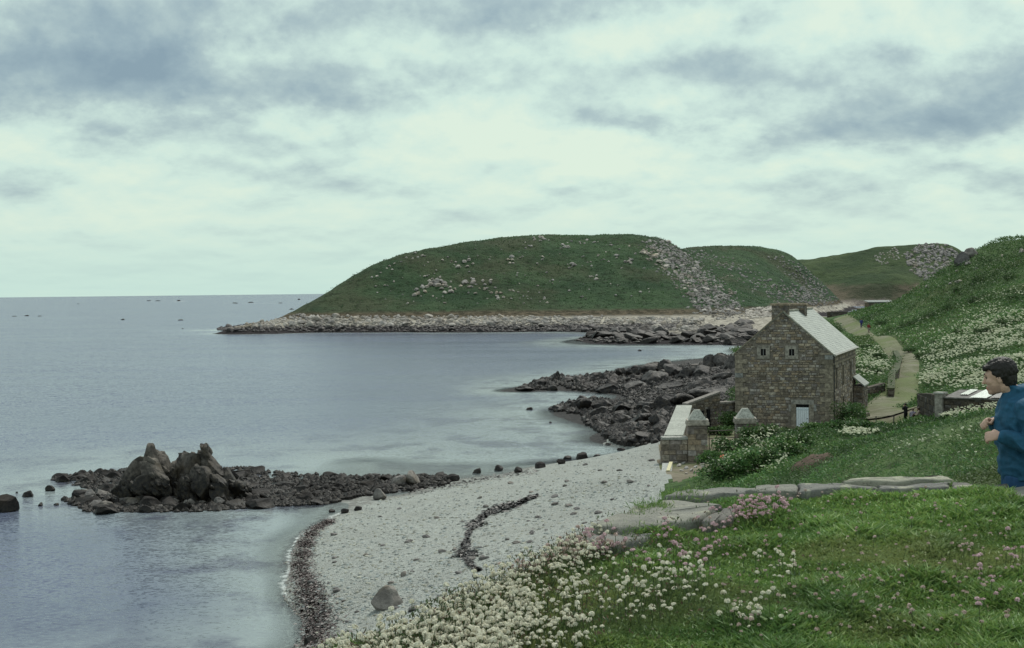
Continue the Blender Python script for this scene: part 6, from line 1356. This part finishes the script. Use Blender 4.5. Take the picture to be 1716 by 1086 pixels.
def person(label, loc, yaw, J, cols, voxel, fine=False, group=None, sc=1.0, hair_long=False):
    Mx, base = place_mat(loc, yaw); t = tag(empty('person', loc), label, 'person', group)
    def out(name, V, F, mat, c, parent=t):
        V = np.asarray(V) * sc @ Mx.T; return add(name, V, F, mat, parent, True, np.tile(c, (len(V), 1)) if np.ndim(c) == 1 else c)
    pel, chest, nb, hd = (np.array(J[k], float) for k in ('pelvis', 'chest', 'neck', 'head'))
    ls, rs = np.array(J['lsho']), np.array(J['rsho'])
    # body under the clothes: one skin from feet to head
    hp_, HM = head_pieces(hd, J.get('hyaw', 0), J.get('hpitch', 0)); b = list(hp_)
    b.append(tube([nb - (0.02, 0, .06), nb, hd - np.array((.03, 0, .04))], [(.075, .08), (.058, .060), (.054, .056)])); b.append(tube([pel, (pel + chest) / 2, chest, nb], [(.10, .14), (.09, .13), (.10, .15), (.05, .07)]))
    for S, E, Wr, Hd, Pn, th in ((ls, J['lelb'], J['lwri'], J['lhd'], J['lpn'], 1), (rs, J['relb'], J['rwri'], J['rhd'], J['rpn'], -1)):
        b.append(tube([chest, S, E, Wr], [.06, .05, .04, .026])); b += hand_pieces(Wr, Hd, Pn, 1.0, th)
    for k in ('l', 'r'):
        h, kn, an = (np.array(J[k + q]) for q in ('hip', 'kne', 'ank')); b.append(tube([pel, h, kn, an], [.08, .075, .052, .036])); b.append(tube([an + (-.04, 0, -.02), an + (.06, 0, -.045), an + (.15, 0, -.06)], [.035, .035, .025]))
    V, F = fuse(b, voxel, 3 if fine else 2)
    c = np.tile(cols['skin'], (len(V), 1)); lp = (V - hd) @ HM
    if fine:
        rd = ((np.abs(lp[:, 2] + .071) < .014) & (lp[:, 0] > .088) & (np.abs(lp[:, 1]) < .026)); c[rd] = c[rd] * (.95, .62, .60); beard = (lp[:, 0] > .0) & (lp[:, 2] < -.055) & (lp[:, 2] > -.13); c[beard] = c[beard] * (.80, .78, .80)
    out('body', V, F, M_SKIN, c)
    # trousers and shoes
    tr = [tube([pel + (0, 0, .10), pel, pel - (0, 0, .06)], [(.115, .155), (.12, .165), (.11, .15)])]
    for k in ('l', 'r'):
        h, kn, an = (np.array(J[k + q]) for q in ('hip', 'kne', 'ank')); tr.append(tube([h + (0, 0, .04), h, kn, an + (0, 0, .03)], [.10, .10, .078, .068]))
        sh = fuse([tube([an + (-.05, 0, -.045), an + (.02, 0, -.045), an + (.12, 0, -.055), an + (.18, 0, -.06)], [(.04, .04), (.045, .045), (.045, .038), (.03, .022)], 12, (0, 0, 1))], max(voxel, .008), 1); out('shoe', *sh, M_CLOTH, (.03, .025, .02))
    V, F = fuse(tr, max(voxel, .009), 4); V = V + (.006 * vnoise(V[:, 0] * 18, V[:, 1] * 18, V[:, 2] * 10, s=5))[:, None] * np.array((1, 1, 0)); out('trousers', V, F, M_CLOTH, cols['legs'])
    # jacket
    cr = J.get('bulk', 1.0); w = pel + (0, 0, J.get('hem', -.02))
    jk = [tube([w, w + (0, 0, .04), (pel + chest) / 2 + (.005, 0, 0), chest, chest + (nb - chest) * .55, nb + (-.012, 0, .0), nb + (-.016, 0, .05)], [(.118 * cr, .162 * cr), (.128 * cr, .172 * cr), (.128 * cr, .172 * cr), (.132 * cr, .19 * cr), (.118, .17), (.080, .086), (.070, .076)])]
    for S, E, Wr in ((ls, np.array(J['lelb']), np.array(J['lwri'])), (rs, np.array(J['relb']), np.array(J['rwri']))):
        jk.append(ell(S + (0, 0, -.02), (.085, .075, .08))); jk.append(tube([chest + (S - chest) * .5, S, (S + E) / 2, E, (E + Wr) / 2, Wr, Wr + (Wr - E) * .02], [.085, .082, .072, .070, .064, .052, .040]))
    if fine:
        a = np.linspace(0, 2 * math.pi, 15); jk.append(tube([nb + np.array((.068 * math.cos(k) - .006, .078 * math.sin(k), .000 - .035 * math.cos(k))) for k in a], [(.017, .030)] * 15, 10, (0, 0, 1)))
    V, F = fuse(jk, max(voxel, .006), 5)
    if fine:
        f_ = -2 * np.abs(vnoise(V[:, 0] * 8 + V[:, 2] * 7, V[:, 1] * 6, V[:, 2] * 11 - V[:, 0] * 8, s=11)) + .7 + .6 * vnoise(V[:, 0] * 24, V[:, 1] * 15, V[:, 2] * 30, s=12); ctr = np.stack([np.interp(V[:, 2], (pel[2], chest[2]), (pel[0], chest[0])), V[:, 1] * 0, V[:, 2]], -1)
        dr = V - ctr; dr /= np.linalg.norm(dr, axis=1, keepdims=True) + 1e-6; V = V + dr * (f_ * .017)[:, None]
    jo = out('jacket', V, F, M_JACK, cols['top'])
    # hair: many small locks over the scalp
    hr = []; rg = np.random.default_rng(3)
    for _ in range(420 if fine else 40):
        q = rg.normal(size=3); q /= np.linalg.norm(q); p_ = np.array((-.012, 0, .030)) + q * np.array((.104, .082, .098)) * rg.uniform(.92, 1.0)
        face = p_[0] > .050 and p_[2] < .072; ear = p_[0] > .018 and p_[2] < .035; low = p_[2] < (-.085 if p_[0] < -.03 else -.02)
        if face or ear or (low and not hair_long): continue
        r = rg.uniform(.013, .020) if fine else .035; hr.append(ell(p_ @ HM.T + hd, (r * 1.1, r * .8, r * 1.0), 2))
    hr.append(ell(np.array((-.030, 0, .045)) @ HM.T + hd, (.098, .088, .096), 3)); hr.append(ell(np.array((-.055, 0, -.02)) @ HM.T + hd, (.062, .070, .075), 3))
    if fine:
        for yv in np.linspace(-.05, .05, 9): hr.append(ell(np.array((.078 + rg.normal() * .006, yv, .070 + rg.normal() * .006)) @ HM.T + hd, (.022, .014, .022), 2))
    V, F = fuse(hr, .005 if fine else voxel, 7 if fine else 1)
    if fine: V = V + (vnoise(V[:, 0] * 130, V[:, 1] * 130, V[:, 2] * 50, s=2) * .005)[:, None] * ((V - hd) / (np.linalg.norm(V - hd, axis=1, keepdims=True) + 1e-6))
    out('hair', V, F, M_HAIR, cols['hair'])
    if fine:
        for s_ in (-1, 1):
            e = ell((0, 0, 0), (.011, .012, .010), 2); V = (e[0] + np.array((.082, s_ * .031, .008))) @ HM.T + hd; out('eye', V, e[1], M_PAINT, np.array((.10, .07, .05)))
            e = ell((0, 0, 0), (.006, .020, .005), 2); V = (e[0] + np.array((.094, s_ * .031, .032))) @ HM.T + hd; out('eyebrow', V, e[1], M_HAIR, cols['hair'])
    return t
def pose(**k):
    J = dict(pelvis=(0, 0, .93), chest=(.02, 0, 1.28), neck=(.03, 0, 1.46), head=(.06, 0, 1.62), lsho=(.01, .18, 1.40), rsho=(.01, -.18, 1.40), lelb=(-.03, .24, 1.13), relb=(-.03, -.24, 1.13), lwri=(.06, .23, .90), rwri=(.06, -.23, .90), lhd=(.2, 0, -1), rhd=(.2, 0, -1), lpn=(0, -1, 0), rpn=(0, 1, 0),
             lhip=(0, .09, .88), rhip=(0, -.09, .88), lkne=(.03, .10, .49), rkne=(.03, -.10, .49), lank=(0, .11, .09), rank=(0, -.11, .09)); J.update(k); return J
man_J = pose(pelvis=(-.03, 0, .93), chest=(-.005, 0, 1.29), neck=(.025, 0, 1.50), head=(.115, 0, 1.607), hyaw=R(-14), hpitch=R(8), lsho=(-.04, .185, 1.41), rsho=(.015, -.18, 1.42), lelb=(-.10, .285, 1.14), lwri=(.135, .20, 1.215), lhd=(1, -.25, -.12), lpn=(.1, -.8, -.55),
             relb=(-.02, -.27, 1.17), rwri=(.15, -.06, 1.285), rhd=(.8, .6, .1), rpn=(.1, .8, -.6), bulk=1.16, hem=-.03, lkne=(.10, .10, .50), rkne=(-.02, -.10, .48), lank=(-.02, .11, .10), rank=(-.12, -.11, .12))
mx_ = (1704 - CX) / F_PX * 9.95
person('man in a dark blue jacket walking beyond the wall with hands held before him', (mx_, 9.95, 11.755), R(12), man_J, dict(skin=(.53, .34, .265), legs=(.03, .08, .17), top=(.018, .085, .155), hair=(.009, .0065, .005)), .0055, True)
SK = (.42, .27, .2)
def small(px, py, d, yaw, J, top, legs, label, sc=1.0, hair=(.03, .02, .015), dz=0.0):
    (x, d, z), = hit([px], [py], H, 80, 135)[0]; d = min(float(d), 122.0); z = float(H(x, d)) + dz; person(label, (x, d, z), yaw, J, dict(skin=SK, legs=legs, top=top, hair=hair), .028, False, None, sc)
small(1518, 711, 117, R(60), pose(lelb=(.14, .22, 1.22), lwri=(.22, .06, 1.45), relb=(.14, -.22, 1.22), rwri=(.22, -.06, 1.45), lhd=(.3, -.3, 1), rhd=(.3, .3, 1)), (.012, .012, .014), (.012, .012, .014), 'small distant person in black standing by the yard with hands raised to the face', .9)
sit = dict(pelvis=(0, 0, .16), chest=(.05, 0, .50), neck=(.07, 0, .68), head=(.11, 0, .83), lsho=(.04, .17, .62), rsho=(.04, -.17, .62), lelb=(.16, .22, .38), relb=(.16, -.22, .38), lwri=(.36, .12, .42), rwri=(.36, -.12, .42), lhd=(1, 0, 0), rhd=(1, 0, 0), lhip=(.02, .09, .14), rhip=(.02, -.09, .14), lkne=(.36, .11, .46), rkne=(.36, -.11, .46), lank=(.58, .1, .09), rank=(.58, -.1, .09))
small(1530, 707, 114, R(100), pose(**sit), (.30, .27, .34), (.10, .16, .28), 'small distant person in pale top and blue trousers sitting beside the one in black', .95, (.12, .08, .05), .12)
small(1541, 706, 113, R(30), pose(**sit), (.42, .33, .28), (.08, .05, .04), 'small distant person in a pale jacket sitting at the edge of the bank', .95, (.05, .03, .02), .12)
walk = dict(lkne=(.18, .1, .50), lank=(.22, .1, .10), rkne=(-.02, -.1, .48), rank=(-.22, -.1, .14), lelb=(-.12, .24, 1.14), lwri=(-.05, .24, .92), relb=(.06, -.24, 1.14), rwri=(.18, -.22, .95))
def walker(px, d, top, legs, label):
    x = (px - CX) / F_PX * d; person(label, (x, d, float(H(x, d)) + .06), R(-70), pose(**walk), dict(skin=SK, legs=legs, top=top, hair=(.03, .02, .015)), .03, False)
walker(1443.5, 268, (.05, .06, .20), (.03, .035, .10), 'tiny walker in dark blue on the far track')
walker(1456, 252, (.22, .045, .04), (.30, .24, .22), 'tiny walker in a dark red top on the far track')
